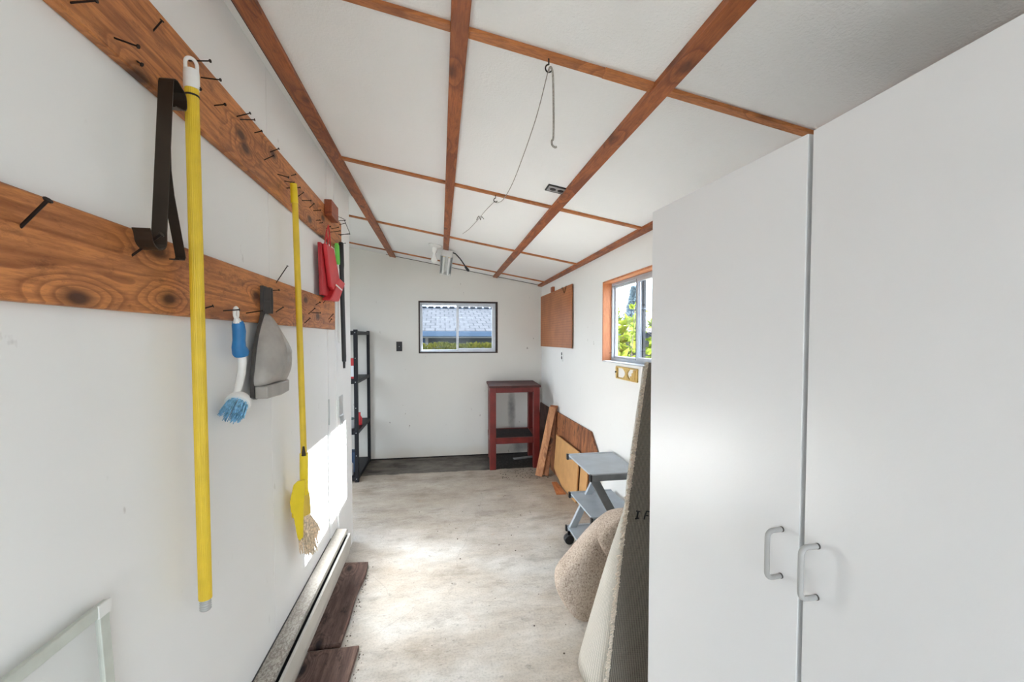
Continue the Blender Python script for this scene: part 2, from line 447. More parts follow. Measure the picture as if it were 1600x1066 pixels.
# glass: thin clear pane
def glass(name, tint):
    m = D.materials.new(name); m.use_nodes = True; nt = m.node_tree; nt.nodes.clear()
    o = N(nt, 'ShaderNodeOutputMaterial'); t = N(nt, 'ShaderNodeBsdfTransparent'); g = N(nt, 'ShaderNodeBsdfGlossy')
    t.inputs[0].default_value = c4(tint); g.inputs['Roughness'].default_value = .02
    fr = N(nt, 'ShaderNodeFresnel'); fr.inputs[0].default_value = 1.45
    mx = N(nt, 'ShaderNodeMixShader')
    f2 = math_n(nt, 'MULTIPLY', fr.outputs[0], .12)
    nt.links.new(f2, mx.inputs[0]); nt.links.new(t.outputs[0], mx.inputs[1]); nt.links.new(g.outputs[0], mx.inputs[2])
    nt.links.new(mx.outputs[0], o.inputs[0])
    return m
M['glass'] = glass('clear_glass', (.96,.98,1))
# insect mesh: half see-through weave
m = D.materials.new('insect_mesh'); m.use_nodes = True; nt = m.node_tree; nt.nodes.clear()
o = N(nt, 'ShaderNodeOutputMaterial'); t = N(nt, 'ShaderNodeBsdfTransparent'); d = N(nt, 'ShaderNodeBsdfDiffuse')
d.inputs[0].default_value = (.55,.58,.56,1); mx = N(nt, 'ShaderNodeMixShader'); mx.inputs[0].default_value = .16
nt.links.new(t.outputs[0], mx.inputs[1]); nt.links.new(d.outputs[0], mx.inputs[2]); nt.links.new(mx.outputs[0], o.inputs[0])
M['mesh'] = m

def leafmat(name, c1, c2, trans=.4, scale=3):
    m = D.materials.new(name); m.use_nodes = True; nt = m.node_tree; nt.nodes.clear()
    o = N(nt, 'ShaderNodeOutputMaterial'); d = N(nt, 'ShaderNodeBsdfDiffuse'); t = N(nt, 'ShaderNodeBsdfTranslucent')
    f = noise_n(nt, coords(nt, 'World'), scale, 4, .7)
    col = ramp(nt, f, [(.3, c1), (.7, c2)])
    nt.links.new(col, d.inputs[0]); nt.links.new(col, t.inputs[0])
    mx = N(nt, 'ShaderNodeMixShader'); mx.inputs[0].default_value = trans
    nt.links.new(d.outputs[0], mx.inputs[1]); nt.links.new(t.outputs[0], mx.inputs[2]); nt.links.new(mx.outputs[0], o.inputs[0])
    return m
M['leafy'] = leafmat('yellow_green_leaf', (.040,.075,.010), (.17,.20,.030), .5, 9)
M['hedge'] = leafmat('hedge_leaf', (.026,.042,.010), (.17,.15,.035), .35, 3.2)
M['conifer'] = leafmat('hazy_blue_green_needle', (.17,.23,.26), (.30,.38,.42), .25)  # distance haze is put into this pale bluish needle colour
M['darkneedle'] = leafmat('dark_needle', (.03,.045,.04), (.06,.085,.07), .1)
M['ridge'] = plain('ridge_tile', (.11,.125,.155), .9, 0, .1, 4)
M['fringe'] = plain('carpet_tuft', (.80,.73,.64), 1, 0, .25, 160)
M['bark'] = plain('bark', (.09,.065,.05), .9, 0, .3, 30)
M['ground'] = plain('gravel_ground', (.16,.15,.12), .95, 0, .3, 8)
M['houseside'] = plain('grey_siding', (.066,.074,.080), .8, 0, .06, 3)
M['fascia'] = plain('blue_grey_fascia', (.030,.060,.105), .5, 0, .05, 4)
M['trimwhite'] = plain('white_trim', (.25,.25,.25), .5)
# roof tiles
m, nt, b, o = newmat('grey_shingles')
v = coords(nt, 'World', (1,1,1))
br = N(nt, 'ShaderNodeTexBrick'); br.inputs['Scale'].default_value = 1.0; br.inputs['Brick Width'].default_value = .34
br.inputs['Color1'].default_value = (.082,.080,.086,1); br.inputs['Color2'].default_value = (.060,.059,.066,1); br.inputs['Mortar'].default_value = (.020,.021,.025,1)
br.inputs['Mortar Size'].default_value = .022; br.inputs['Row Height'].default_value = .42
nt.links.new(v, br.inputs['Vector']); nt.links.new(br.outputs['Color'], b.inputs['Base Color']); b.inputs['Roughness'].default_value = .9
M['shingle'] = m

# ------------------------------------------------------------------ room shell
XL, XR, YB, YF = -.625, 1.256, 5.17, -1.2
XS = -1.70            # far wall of the side recess
def cz(x): return 2.33 - .1733*x      # underside of the sloping ceiling

def holed(axis, pos, thick, a0, a1, z0, z1, holes):
    """wall in plane axis=pos, spanning a0..a1, z0..z1, with rectangular holes (a,b,za,zb)"""
    mb = MB()
    cuts = sorted({a0, a1} | {h[0] for h in holes} | {h[1] for h in holes})
    for p, q in zip(cuts[:-1], cuts[1:]):
        hs = [h for h in holes if h[0] <= p + 1e-6 and h[1] >= q - 1e-6]
        zs = [(z0, z1)] if not hs else [(z0, hs[0][2]), (hs[0][3], z1)]
        for za, zb in zs:
            if zb - za < 1e-4: continue
            if axis == 'X': mb.box((pos, p, za), (pos + thick, q, zb))
            else: mb.box((p, pos, za), (q, pos + thick, zb))
    return mb

def walltop(mb):
    """lets the wall top follow the sloping ceiling"""
    for v in mb.v:
        if v.z > 2.0 and abs(v.z - 9) < .1: v.z = cz(v.x)
    return mb

struct('floor', MB().box((XS-.1, YF-.1, -.12), (XR+.12, YB+.1, 0)), M['floor'])
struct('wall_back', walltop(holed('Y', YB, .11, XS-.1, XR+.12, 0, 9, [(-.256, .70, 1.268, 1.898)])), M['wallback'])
struct('wall_right', walltop(holed('X', XR, .11, YF-.1, YB, 0, 9, [(2.19, 3.14, 1.266, 1.885)])), M['wall'])
struct('wall_left', walltop(MB().box((XL-.10, YF, 0), (XL, 1.700, 9)).box((XL-.10, 1.703, 0), (XL, 2.50, 9)).box((XL-.10, 1.699, 0), (XL-.003, 1.704, 9)).box((XL-.10, 2.499, 0), (XL-.004, 2.513, 9)).box((XL-.10, 2.512, 0), (XL+.004, 3.10, 9))), M['panel'])
struct('wall_side', walltop(holed('X', XS-.1, .1, 3.0, YB, 0, 9, [(3.25, 4.25, 0, 2.10)])), M['wall'])  # doorway hole is unseen, added to bring daylight into the room
struct('wall_partition', walltop(MB().box((XS, 2.98, 0), (XL-.10, 3.08, 9))), M['wall'])
struct('wall_front', walltop(holed('Y', YF-.1, .1, XL-.10, XR+.0, 0, 9, [(-.10, .90, 0, 2.05)])), M['wall'])
# ceiling slab
x0, x1, y0, y1 = XS-.3, XR+.16, YF-.2, YB+.2
mb = MB(); t = .10
mb.add([(x0,y0,cz(x0)),(x1,y0,cz(x1)),(x1,y1,cz(x1)),(x0,y1,cz(x0)),(x0,y0,cz(x0)+t),(x1,y0,cz(x1)+t),(x1,y1,cz(x1)+t),(x0,y1,cz(x0)+t)],
       [(0,3,2,1),(4,5,6,7),(0,1,5,4),(1,2,6,5),(2,3,7,6),(3,0,4,7)])
struct('ceiling', mb, M['ceil'])

# ceiling battens -------------------------------------------------------------
def batten(xa, xb, ya, yb, d, sag=0):
    mb = MB()
    vs = []
    for y in (ya, yb):
        vs += [(xa, y, cz(xa)-d), (xb, y, cz(xb)-d), (xb, y, cz(xb)), (xa, y, cz(xa))]
    return mb.add(vs, [(3,2,1,0),(4,5,6,7),(0,1,5,4),(1,2,6,5),(2,3,7,6),(3,0,4,7)])
tn = 0
def trim(mb, mat, **k):
    global tn
    tn += 1
    c = sum((v for v in mb.v), Vector())/len(mb.v)
    return struct('trim_%d' % tn, mb, mat, org=c, bevel=.0015, seg=1, **k)
LONG = [(-.585, -.515), (.033, .083), (.643, .696), (1.206, XR)]
for xa, xb in LONG: trim(batten(xa, xb, -1.1, YB, .02), M['batten'])
CROSS = [.01, 1.21, 2.405, 3.645, 4.845]
for i, y in enumerate(CROSS):
    for j in range(3):
        xa, xb = LONG[j][1], LONG[j+1][0]
        if i == 1 and j == 1:
            trim(batten(xa, .487, y, y+.032, .013), M['battenx']); trim(batten(.487, xb, y-.002, y+.034, .013), M['battenx'])
        else:
            trim(batten(xa, xb, y, y+.03, .012), M['battenx'])
    if y > 3.2: trim(batten(XS, LONG[0][0], y, y+.03, .012), M['battenx'])
# pale cove strip and gap where ceiling meets the back wall
struct('trim_%d' % (tn+1), MB().box((XS, YB-.004, 0), (XR, YB, .014)), M['sootwood']); tn += 1
struct('trim_%d' % (tn+1), batten(XL, XR, YB-.006, YB, .005), M['iron']); tn += 1
struct('trim_%d' % (tn+1), batten(-.598, -.586, -1.1, 3.1, .004), M['iron']); tn += 1
# trim at the end of the left wall
struct('trim_%d' % (tn+1), MB().box((XL, 2.66, .0), (XL+.012, 2.672, 2.42)), M['panel']); tn += 1

# ------------------------------------------------------------------ windows
def window_back():
    w = D.objects.new('window_1', None); COL.objects.link(w); w['kind'] = 'structure'
    w.location = (.222, YB, 1.583); ORG[w.name] = Vector(w.location)
    xa, xb, za, zb = -.256, .70, 1.268, 1.898
    MB().box((xa, YB-.004, zb-.018), (xb, YB+.06, zb)).box((xa, YB-.004, za), (xb, YB+.06, za+.014)).box((xa, YB-.004, za+.014), (xa+.016, YB+.06, zb-.018)).box((xb-.024, YB-.004, za+.014), (xb, YB+.06, zb-.018)).build('casing', M['darkcasing'], w)
    xa += .016; xb -= .024; za += .014; zb -= .018
    f = MB(); y0, y1 = YB+.03, YB+.08; t = .016
    f.box((xa, y0, zb-t), (xb, y1, zb)).box((xa, y0, za), (xb, y1, za+t)).box((xa, y0, za+t), (xa+t, y1, zb-t)).box((xb-t, y0, za+t), (xb, y1, zb-t))
    f.build('frame', M['winframe'], w, bevel=.002)
    # fixed light (left) and sliding sash (right)
    def sash(xa, xb, za, zb, y, t, mat):
        s = MB().box((xa, y, zb-t), (xb, y+.022, zb)).box((xa, y, za), (xb, y+.022, za+t)).box((xa, y, za+t), (xa+t, y+.022, zb-t)).box((xb-t, y, za+t), (xb, y+.022, zb-t)).build('sash', mat, w, bevel=.0015)
        MB().box((xa+t, y+.009, za+t), (xb-t, y+.013, zb-t)).build('pane', M['glass'], s)
        return s
    sash(xa+.016, .215, za+.016, zb-.016, YB+.056, .012, M['winframe'])
    s = sash(.195, xb-.016, za+.016, zb-.016, YB+.032, .028, M['winframe'])
    MB().box((.197, YB+.026, za+.03), (.217, YB+.0325, za+.11)).build('latch', M['whiteplas'], s, bevel=.003)
window_back()

def window_right():
    w = D.objects.new('window_2', None); COL.objects.link(w); w['kind'] = 'structure'
    w.location = (XR, 2.665, 1.57); ORG[w.name] = Vector(w.location)
    ya, yb, za, zb = 2.19, 3.14, 1.266, 1.885
    MB().box((XR-.004, yb-.014, za), (XR+.08, yb, zb)).build('casing', M['casing'], w, bevel=.003)
    MB().box((XR-.004, ya, zb-.014), (XR+.08, yb-.014, zb)).build('casing', M['casing'], w, bevel=.003)
    MB().box((XR-.006, ya, za), (XR+.08, yb-.014, za+.008)).build('sill', M['winwhite'], w, bevel=.002)
    yb -= .014; zb -= .014; za += .008
    x0, x1, t = XR+.065, XR+.108, .018
    MB().box((x0, ya, zb-t), (x1, yb, zb)).box((x0, ya, za), (x1, yb, za+t)).box((x0, ya, za+t), (x1, ya+t, zb-t)).box((x0, yb-t, za+t), (x1, yb, zb-t)).build('frame', M['winwhite'], w, bevel=.002)
    def sash(ya, yb, x, t):
        a, b_ = za+.018, zb-.018
        s = MB().box((x, ya, b_-t), (x+.02, yb, b_)).box((x, ya, a), (x+.02, yb, a+t)).box((x, ya, a+t), (x+.02, ya+t, b_-t)).box((x, yb-t, a+t), (x+.02, yb, b_-t)).build('sash', M['winwhite'], w, bevel=.0015)
        MB().box((x+.008, ya+t, a+t), (x+.012, yb-t, b_-t)).build('pane', M['glass'], s)
    MB().box((XR+.064, 2.700, za+.02), (XR+.1, 2.706, zb-.02)).box((XR+.087, 2.640, za+.03), (XR+.104, 2.662, zb-.03)).build('gasket', M['black'], w)
    sash(2.66, yb-.018, XR+.085, .016)
    sash(ya+.018, 2.70, XR+.064, .022)
    MB().tube([(XR+.05, yb+.002, 1.33), (XR+.052, yb-.03, 1.332)], .002, 6).build('nail', M['iron'], w)
window_right()

# ------------------------------------------------------------------ wall boards with nails
def nail_mb(a, b, r=.0018):
    a = Vector(a); b = Vector(b); d = (b-a).normalized()
    return MB().tube([a - d*.006, b], r, 6).tube([b - d*.0008, b + d*.0012], r*2.3, 8)
NU = [(-0.604, 0.833, 2.000, -0.564, 0.829, 2.006), (-0.604, 1.043, 2.103, -0.588, 1.044, 2.126), (-0.604, 0.929, 2.009, -0.564, 0.928, 1.997), (-0.604, 0.989, 2.004, -0.596, 0.990, 1.999), (-0.604, 1.173, 2.122, -0.552, 1.163, 2.121), (-0.604, 1.226, 2.114, -0.556, 1.220, 2.109), (-0.604, 1.289, 2.077, -0.572, 1.277, 2.076), (-0.604, 1.419, 2.114, -0.564, 1.413, 2.124), (-0.604, 1.440, 2.116, -0.564, 1.444, 2.120), (-0.604, 1.163, 2.028, -0.552, 1.115, 2.026), (-0.604, 1.543, 2.124, -0.580, 1.539, 2.130), (-0.604, 1.671, 2.116, -0.572, 1.665, 2.128), (-0.604, 1.621, 2.068, -0.572, 1.618, 2.084), (-0.604, 1.741, 2.064, -0.564, 1.736, 2.053), (-0.604, 1.889, 2.114, -0.588, 1.896, 2.123), (-0.604, 1.813, 2.065, -0.572, 1.825, 2.065), (-0.604, 1.972, 2.057, -0.580, 1.970, 2.075), (-0.604, 2.026, 2.057, -0.564, 2.017, 2.056), (-0.604, 2.137, 2.059, -0.580, 2.124, 2.075), (-0.604, 1.835, 2.045, -0.552, 1.832, 2.049), (-0.604, 2.199, 2.064, -0.572, 2.202, 2.068), (-0.604, 2.242, 2.029, -0.588, 2.250, 2.033), (-0.604, 2.298, 2.030, -0.588, 2.296, 2.033), (-0.604, 2.541, 2.063, -0.564, 2.534, 2.072), (-0.604, 2.514, 2.038, -0.548, 2.502, 2.045), (-0.604, 2.717, 2.157, -0.564, 2.710, 2.160), (-0.604, 2.740, 2.140, -0.572, 2.748, 2.152), (-0.604, 2.745, 2.077, -0.548, 2.746, 2.090), (-0.604, 2.668, 2.010, -0.556, 2.664, 2.012), (-0.604, 2.592, 1.985, -0.562, 2.590, 1.988), (-0.604, 2.433, 2.038, -0.580, 2.416, 2.045)]
NL = [(-0.604, 0.734, 1.605, -0.564, 0.727, 1.643), (-0.604, 0.960, 1.607, -0.548, 0.953, 1.649), (-0.604, 1.221, 1.521, -0.588, 1.226, 1.527), (-0.604, 1.313, 1.520, -0.566, 1.322, 1.524), (-0.604, 1.455, 1.522, -0.556, 1.454, 1.530), (-0.604, 1.709, 1.651, -0.564, 1.710, 1.715), (-0.604, 1.700, 1.541, -0.580, 1.706, 1.560), (-0.604, 2.095, 1.557, -0.572, 2.082, 1.582), (-0.604, 2.141, 1.565, -0.564, 2.142, 1.565), (-0.604, 2.036, 1.512, -0.580, 2.035, 1.535), (-0.604, 2.214, 1.608, -0.580, 2.198, 1.620), (-0.604, 2.349, 1.629, -0.588, 2.337, 1.645), (-0.604, 2.452, 1.549, -0.580, 2.455, 1.578), (-0.604, 2.467, 1.533, -0.596, 2.480, 1.551), (-0.604, 1.600, 1.608, -0.556, 1.598, 1.612)]
t = thing('hanging_board', (XL, 1.7, 2.068), 'long upper plank of knotty orange wood studded with nails on the left wall', 'board')
MB().box((XL, .1, 1.980), (XL+.021, 2.79, 2.160)).build('plank', M['rail'], t, bevel=.003, seg=1)
for n in NU: nail_mb(n[:3], n[3:]).build('nail', M['iron'], t)
t = thing('hanging_board', (XL, 1.6, 1.578), 'lower and shorter nail-studded orange plank on the left wall, behind the dustpan and dish brush', 'board')
MB().box((XL, .1, 1.495), (XL+.021, 2.60, 1.661)).build('plank', M['rail'], t, bevel=.003, seg=1)
for i, n in enumerate(NL): nail_mb(n[:3], n[3:], .0026 if i < 2 else .0018).build('nail', M['iron'], t)
tag(MB().box((-.604, 2.394, 2.097), (-.566, 2.545, 2.184)).build('wood_block', M['block'], org=(-.604, 2.47, 2.14), bevel=.003),
    'small reddish-brown wooden block screwed onto the far end of the upper nail board', 'block')
tag(MB().tube([(-.603, 2.66, 2.17), (-.57, 2.70, 2.165), (-.548, 2.745, 2.098), (-.545, 2.75, 2.085), (-.555, 2.735, 2.082), (-.603, 2.70, 2.07)], .0016, 6).build('wire_hook', M['iron'], org=(-.603, 2.66, 2.17)),
    'thin bent wire hook sticking out past the far end of the upper nail board', 'hook')

# ------------------------------------------------------------------ things hanging on the left wall
# bronze strap hanger
t = thing('metal_hanger', (-.58, 1.02, 1.62), 'dark bronze folded strap hanger with hooked ends beside the long yellow pole', 'hanger')
def strap(path, xa=-.604, xb=-.556, th=.0022):
    mb = MB(); n = len(path); P = [Vector((0, p[0], p[1])) for p in path]
    L = []
    for i in range(n):
        d = (P[min(i+1, n-1)] - P[max(i-1, 0)]).normalized(); nn = Vector((0, -d.z, d.y))*th/2
        L.append((P[i]+nn, P[i]-nn))
    vs = []
    for a, b_ in L:
        for p in (a, b_):
            vs += [(xa, p.y, p.z), (xb, p.y, p.z)]
    fs = []
    for i in range(n-1):
        o = i*4; q = o+4
        fs += [(o, q, q+1, o+1), (o+3, q+3, q+2, o+2), (o+1, q+1, q+3, o+3), (o, o+2, q+2, q)]
    fs += [(0,1,3,2), (4*n-4, 4*n-2, 4*n-1, 4*n-3)]
    return mb.add(vs, fs)
XA, XB = -.5845, -.5560
strap([(.986,1.66),(1.021,1.985),(1.023,1.992),(1.028,1.996),(1.036,1.997),(1.062,1.986),(1.066,1.980),(1.068,1.972),(1.068,1.957),(1.064,1.949),(1.056,1.945),(1.026,1.938)], XA, XB).build('hook', M['bronze'], t)
J = [(.986,1.6605)] + [(.963+.0225*cos(radians(-180*k/10)), 1.641+.021*sin(radians(-180*k/10))) for k in range(11)] + [(.938,1.650),(.934,1.656)]
strap(J, XA-.003, XB).build('curl', M['bronze'], t)
strap([(1.020,1.86),(1.020,1.80),(1.028,1.75),(1.062,1.632),(1.064,1.623),(1.060,1.617),(1.040,1.615)], -.584, -.564).build('leg', M['bronze'], t)

# yellow extension pole
t = thing('extension_pole', (-.565, 1.115, .78), 'long ribbed yellow extension pole with white hanging cap and grey threaded tip', 'pole')
mb = MB(); n = 24
top, bot = Vector((-.568, 1.112, 2.028)), Vector((-.568, 1.118, .808))
vs = []
for p in (top, bot):
    for k in range(48):
        an = 2*pi*k/48; r = .0142 if k % 2 else .0136
        vs.append(p + Vector((cos(an)*r, sin(an)*r, 0)))
mb.add(vs, [(k, (k+1) % 48, 48+(k+1) % 48, 48+k) for k in range(48)]); mb.add(vs[:48], [list(range(48))]); mb.add(vs[48:], [list(range(48))])
mb.build('shaft', M['yellow'], t)
c = MB().lathe([(.0155,0),(.0162,.004),(.0158,.035),(.0150,.043)], (-.568, 1.112, 2.022), n=24)
# loop at the top, opening seen from the room
dl_ = Vector((.75,.66,0)); cc_ = Vector((-.568,1.112,0))
arch = [cc_ - dl_*.0112 + Vector((0,0,2.060))]
for k in range(13):
    an = pi - pi*k/12
    arch.append(cc_ + dl_*(cos(an)*.0112) + Vector((0,0,2.080 + sin(an)*.0135)))
arch.append(cc_ + dl_*.0112 + Vector((0,0,2.060)))
c.tube(arch, .0040, 10, sx=1.0, up=(.66,-.75,0))
c.build('cap', M['whiteplas'], t)
MB().lathe([(.0150,0),(.0152,.001),(.0152,.003),(.0150,.004)], (-.568, 1.112, 2.004), n=24).build('clip', M['black'], t)
pr = []
for k in range(11): pr.append((.0125 if k % 2 else .0108, -.0028*k))
MB().lathe(pr, (-.568, 1.118, .808), n=20).build('threaded_tip', M['alu'], t)

# yellow broom
t = thing('broom', (-.565, 1.86, .51), 'yellow-handled broom with straw bristles and a yellow guard, hung by its handle', 'broom')
MB().tube([(-.575,1.825,2.050),(-.572,1.832,1.98),(-.564,1.834,1.50),(-.554,1.832,.945)], [.0105,.0115,.0118,.0118], 14).build('handle', M['yellow'], t)
MB().tube([(-.575,1.826,2.060),(-.573,1.829,1.985)], [.013,.0140], 14).build('grip_cap', M['yellow2'], t)
MB().tube([(-.551,1.818,1.003),(-.551,1.820,.965)], [.004,.009], 10).build('ferrule', M['bronze'], t)
MB().tube([(-.554,1.832,.972),(-.556,1.834,.86),(-.560,1.845,.800)], [.0165,.0158,.018], 14).build('socket', M['yellow2'], t)
g = [(-.566,.872),(-.536,.877),(-.546,.82),(-.551,.742),(-.556,.632),(-.569,.617),(-.577,.633),(-.590,.732),(-.598,.742),(-.601,.784),(-.580,.858)]
mb = MB(); mb.prism([(x, 1.800 + .25*(.80-z)**2 - (.02 if z > .84 else 0), z) for x, z in g], (0,.012,0)); mb.build('guard', M['yellow2'], t, bevel=.003)
g = [(1.812,.815),(1.85,.835),(1.905,.785),(1.925,.682),(1.812,.712)]
MB().prism([(-.600, y, z) for y, z in g], (.046,0,0)).build('head', M['yellow'], t, bevel=.006)
mb = MB(); rnd = random.Random(3)
for i in range(230):
    u = rnd.random(); w = rnd.uniform(-1, 1)
    y = 1.830 + .088*u; x = -.574 + .017*w
    tipy = 1.860 + .150*u + rnd.uniform(-.012, .012); tipx = -.560 + .020*w + rnd.uniform(-.008, .008)
    L = .570 - .055*sin(pi*min(1, u*1.15)) + rnd.uniform(-.02, .02)
    mb.tube([(x, y, .715-.03*u), ((x+tipx)/2, (y+tipy)/2 + .006, .63), (max(tipx, -.612), tipy, L)], [.0026, .0024, .0015], 4, caps=False)
mb.build('bristles', M['straw'], t)

# dish brush
t = thing('dish_brush', (-.585, 1.34, 1.20), 'blue-gripped white dish brush with blue bristles hanging below the lower nail board', 'brush')
X0 = -.585
loop = [(X0, 1.345+.011*cos(a), 1.516+.016*sin(a)) for a in [radians(-60+30*k) for k in range(11)]]
MB().tube([(X0,1.352,1.488),(X0,1.349,1.50)]+loop, [.012,.008]+[.0045]*11, 8).build('hanging_tip', M['whiteplas'], t)
MB().tube([(X0,1.354,1.492),(X0,1.357,1.482),(X0,1.362,1.462),(X0,1.360,1.436),(X0,1.358,1.418),(X0,1.370,1.400),(X0,1.373,1.391)], [.013,.0165,.0175,.0165,.0185,.0225,.019], 16).build('grip', M['blue'], t)
MB().tube([(X0,1.373,1.394),(X0,1.377,1.375),(X0,1.374,1.345),(X0,1.358,1.312),(X0,1.340,1.285),(X0,1.330,1.272)], [.0125,.0118,.0112,.0105,.0095,.0105], 12).build('neck', M['whiteplas'], t)
ax = Vector((0,-.80,-.60)).normalized()
hc = Vector((X0+.004, 1.338, 1.256))
MB().lathe([(.006,.022),(.025,.02),(.032,.008),(.034,-.006),(.033,-.008)], hc, -ax, 24).build('head', M['whiteplas'], t)
mb = MB(); rnd = random.Random(5)
u = Vector((1,0,0)); w = ax.cross(u)
for i in range(170):
    a = rnd.uniform(0, 2*pi); r = .026*sqrt(rnd.random())
    d = u*cos(a)*r + w*sin(a)*r
    tip = hc + ax*(.056+rnd.uniform(-.006,.004)) + d*1.25
    tip.x = max(tip.x, -.615)
    mb.tube([hc + ax*.002 + d, tip], [.0017,.0011], 4, caps=False)
mb.build('bristles', M['bluebr'], t)

# grey dustpan
t = thing('dustpan', (-.60, 1.55, 1.25), 'grey plastic dustpan hung upright by its hollow handle from the lower nail board', 'dustpan')
outl = [(1.560,1.622),(1.590,1.622),(1.594,1.572),(1.592,1.532),(1.625,1.508),(1.700,1.430),(1.706,1.405),(1.690,1.30),(1.683,1.258),(1.60,1.247),(1.490,1.243),(1.466,1.252),(1.463,1.31),(1.482,1.385),(1.510,1.452),(1.545,1.505),(1.556,1.53),(1.556,1.575)]
def ring(s, x, cx=1.575, czz=1.40): return [(x, cx+(y-cx)*s, czz+(z-czz)*s) for y, z in outl]
mb = MB(); n = len(outl)
r0 = [Vector(p) for p in ring(1.0, -.602)]; r1 = [Vector(p) for p in ring(1.0, -.592)]
mb.add(r0 + r1, [list(range(n))] + [(i, (i+1) % n, n+(i+1) % n, n+i) for i in range(n)] + [list(range(n, 2*n))])
mb.build('back_rim', M['darkplas'], t)
# front hood: a smooth shell rising from the rim to a broad ridge, open at the mouth
front = [(1.578,1.528),(1.628,1.498),(1.688,1.425),(1.692,1.395),(1.676,1.288),(1.58,1.286),(1.476,1.288),(1.486,1.36),(1.512,1.44),(1.548,1.50)]
nf = len(front); ringp = []
for i in range(nf):
    p_ = [Vector((0,)+front[(i+j-1) % nf]) for j in range(4)]
    for k_ in range(6):
        q_ = k_/6
        ringp.append(.5*((2*p_[1]) + (p_[2]-p_[0])*q_ + (2*p_[0]-5*p_[1]+4*p_[2]-p_[3])*q_**2 + (3*p_[1]-p_[0]-3*p_[2]+p_[3])*q_**3))
cen = Vector((0, 1.600, 1.385)); grid = []
for sc_, hh_ in [(1.0,0),(.985,.016),(.95,.027),(.88,.035),(.78,.041),(.66,.047),(.52,.053),(.36,.057),(.2,.059),(.06,.0595)]:
    row = []
    for q_ in ringp + [ringp[0]]:
        w_ = cen + (q_-cen)*sc_
        hz = hh_*(1.0 - .55*max(0, min(1, (w_.z-1.40)/.125))**1.2) + (.010*(1-sc_) if w_.y > 1.6 else 0)
        row.append(Vector((-.592 + hz, w_.y, w_.z)))
    grid.append(row)
mb = MB().sheet(grid); mb.add(grid[-1][:-1], [list(range(len(ringp)))])
mb.build('hood', M['greyplas'], t, smooth=50)
mb = MB().prism([(-.592,1.474,1.287),(-.592,1.676,1.290),(-.592,1.672,1.249),(-.592,1.60,1.243),(-.592,1.476,1.246)], (.040,0,0))
mb.build('lip', M['greyplas'], t, bevel=.004)
hp = [(1.566,1.615),(1.584,1.615),(1.588,1.57),(1.584,1.528),(1.568,1.528),(1.562,1.57)]
mb = MB()
for i in range(len(hp)):
    if i == 3: continue
    p, q = hp[i], hp[(i+1) % len(hp)]
    mb.obox((-.583, p[0], p[1]), (-.583, q[0], q[1]), .0032, .022, up=(1,0,0))
mb.obox((-.583, 1.575, 1.535), (-.583, 1.574, 1.60), .003, .018, up=(1,0,0))
mb.build('handle', M['darkplas'], t)
MB().prism([(-.5945, y, z) for y, z in hp], (.002,0,0)).build('handle_back', M['darkplas'], t)
# red brush-and-pan set
t = thing('hand_dustpan', (-.59, 2.34, 1.64), 'red plastic hand dustpan and brush set hung by red loops', 'dustpan')
MB().prism([(-.602,2.25,1.925),(-.602,2.40,1.930),(-.602,2.44,1.668),(-.602,2.27,1.664)], (.016,0,0)).build('back_shell', M['redin'], t, bevel=.003)
MB().prism([(-.584,2.265,1.922),(-.584,2.425,1.930),(-.584,2.545,1.790),(-.584,2.43,1.70),(-.584,2.36,1.715),(-.584,2.32,1.80)], (.020,.0,0)).build('pan', M['red'], t, bevel=.006)
bb = [(2.525,1.785),(2.665,1.772),(2.50,1.650),(2.30,1.640),(2.36,1.668)]
MB().prism([(-.602, y, z) for y, z in bb], (.044,0,0)).build('brush', M['red'], t, bevel=.006)
MB().obox((-.5575,2.43,1.735),(-.5575,2.57,1.722), .003, .008, up=(0,0,1)).build('stripe', M['whiteplas'], t)
for yy in (2.30, 2.375):
    MB().tube([(-.580, yy, 1.922),(-.582, 2.345, 2.0),(-.585, 2.40, 2.047),(-.582, 2.41, 2.0),(-.580, yy+.045, 1.926)], .0032, 6).build('loop', M['red'], t)
# green and black handled rods
t = thing('green_handled_rod', (-.590, 2.60, 1.40), 'thin white rod with a bright green grip, hung beside the black rod', 'tool')
MB().tube([(-.588,2.592,1.995),(-.588,2.594,1.98),(-.587,2.610,1.89),(-.587,2.612,1.875)], [.010,.0135,.0125,.011], 12).build('grip', M['green'], t)
MB().tube([(-.587,2.612,1.88),(-.592,2.640,1.42)], .006, 8).build('shaft', M['whiteplas'], t)
t = thing('black_rod', (-.58, 2.69, 1.26), 'long black rod with tapered tip hung at the far end of the upper nail board', 'tool')
MB().tube([(-.582,2.668,2.018),(-.582,2.669,2.008),(-.581,2.674,1.88),(-.581,2.675,1.86)], [.011,.0155,.0155,.0135], 14).build('grip', M['black'], t)
MB().tube([(-.581,2.675,1.87),(-.581,2.710,1.33)], .0132, 14).build('shaft', M['black'], t)
MB().tube([(-.581,2.710,1.335),(-.581,2.7105,1.305),(-.581,2.711,1.30),(-.581,2.712,1.262)], [.0132,.0125,.008,.0065], 12).build('tip', M['black'], t)
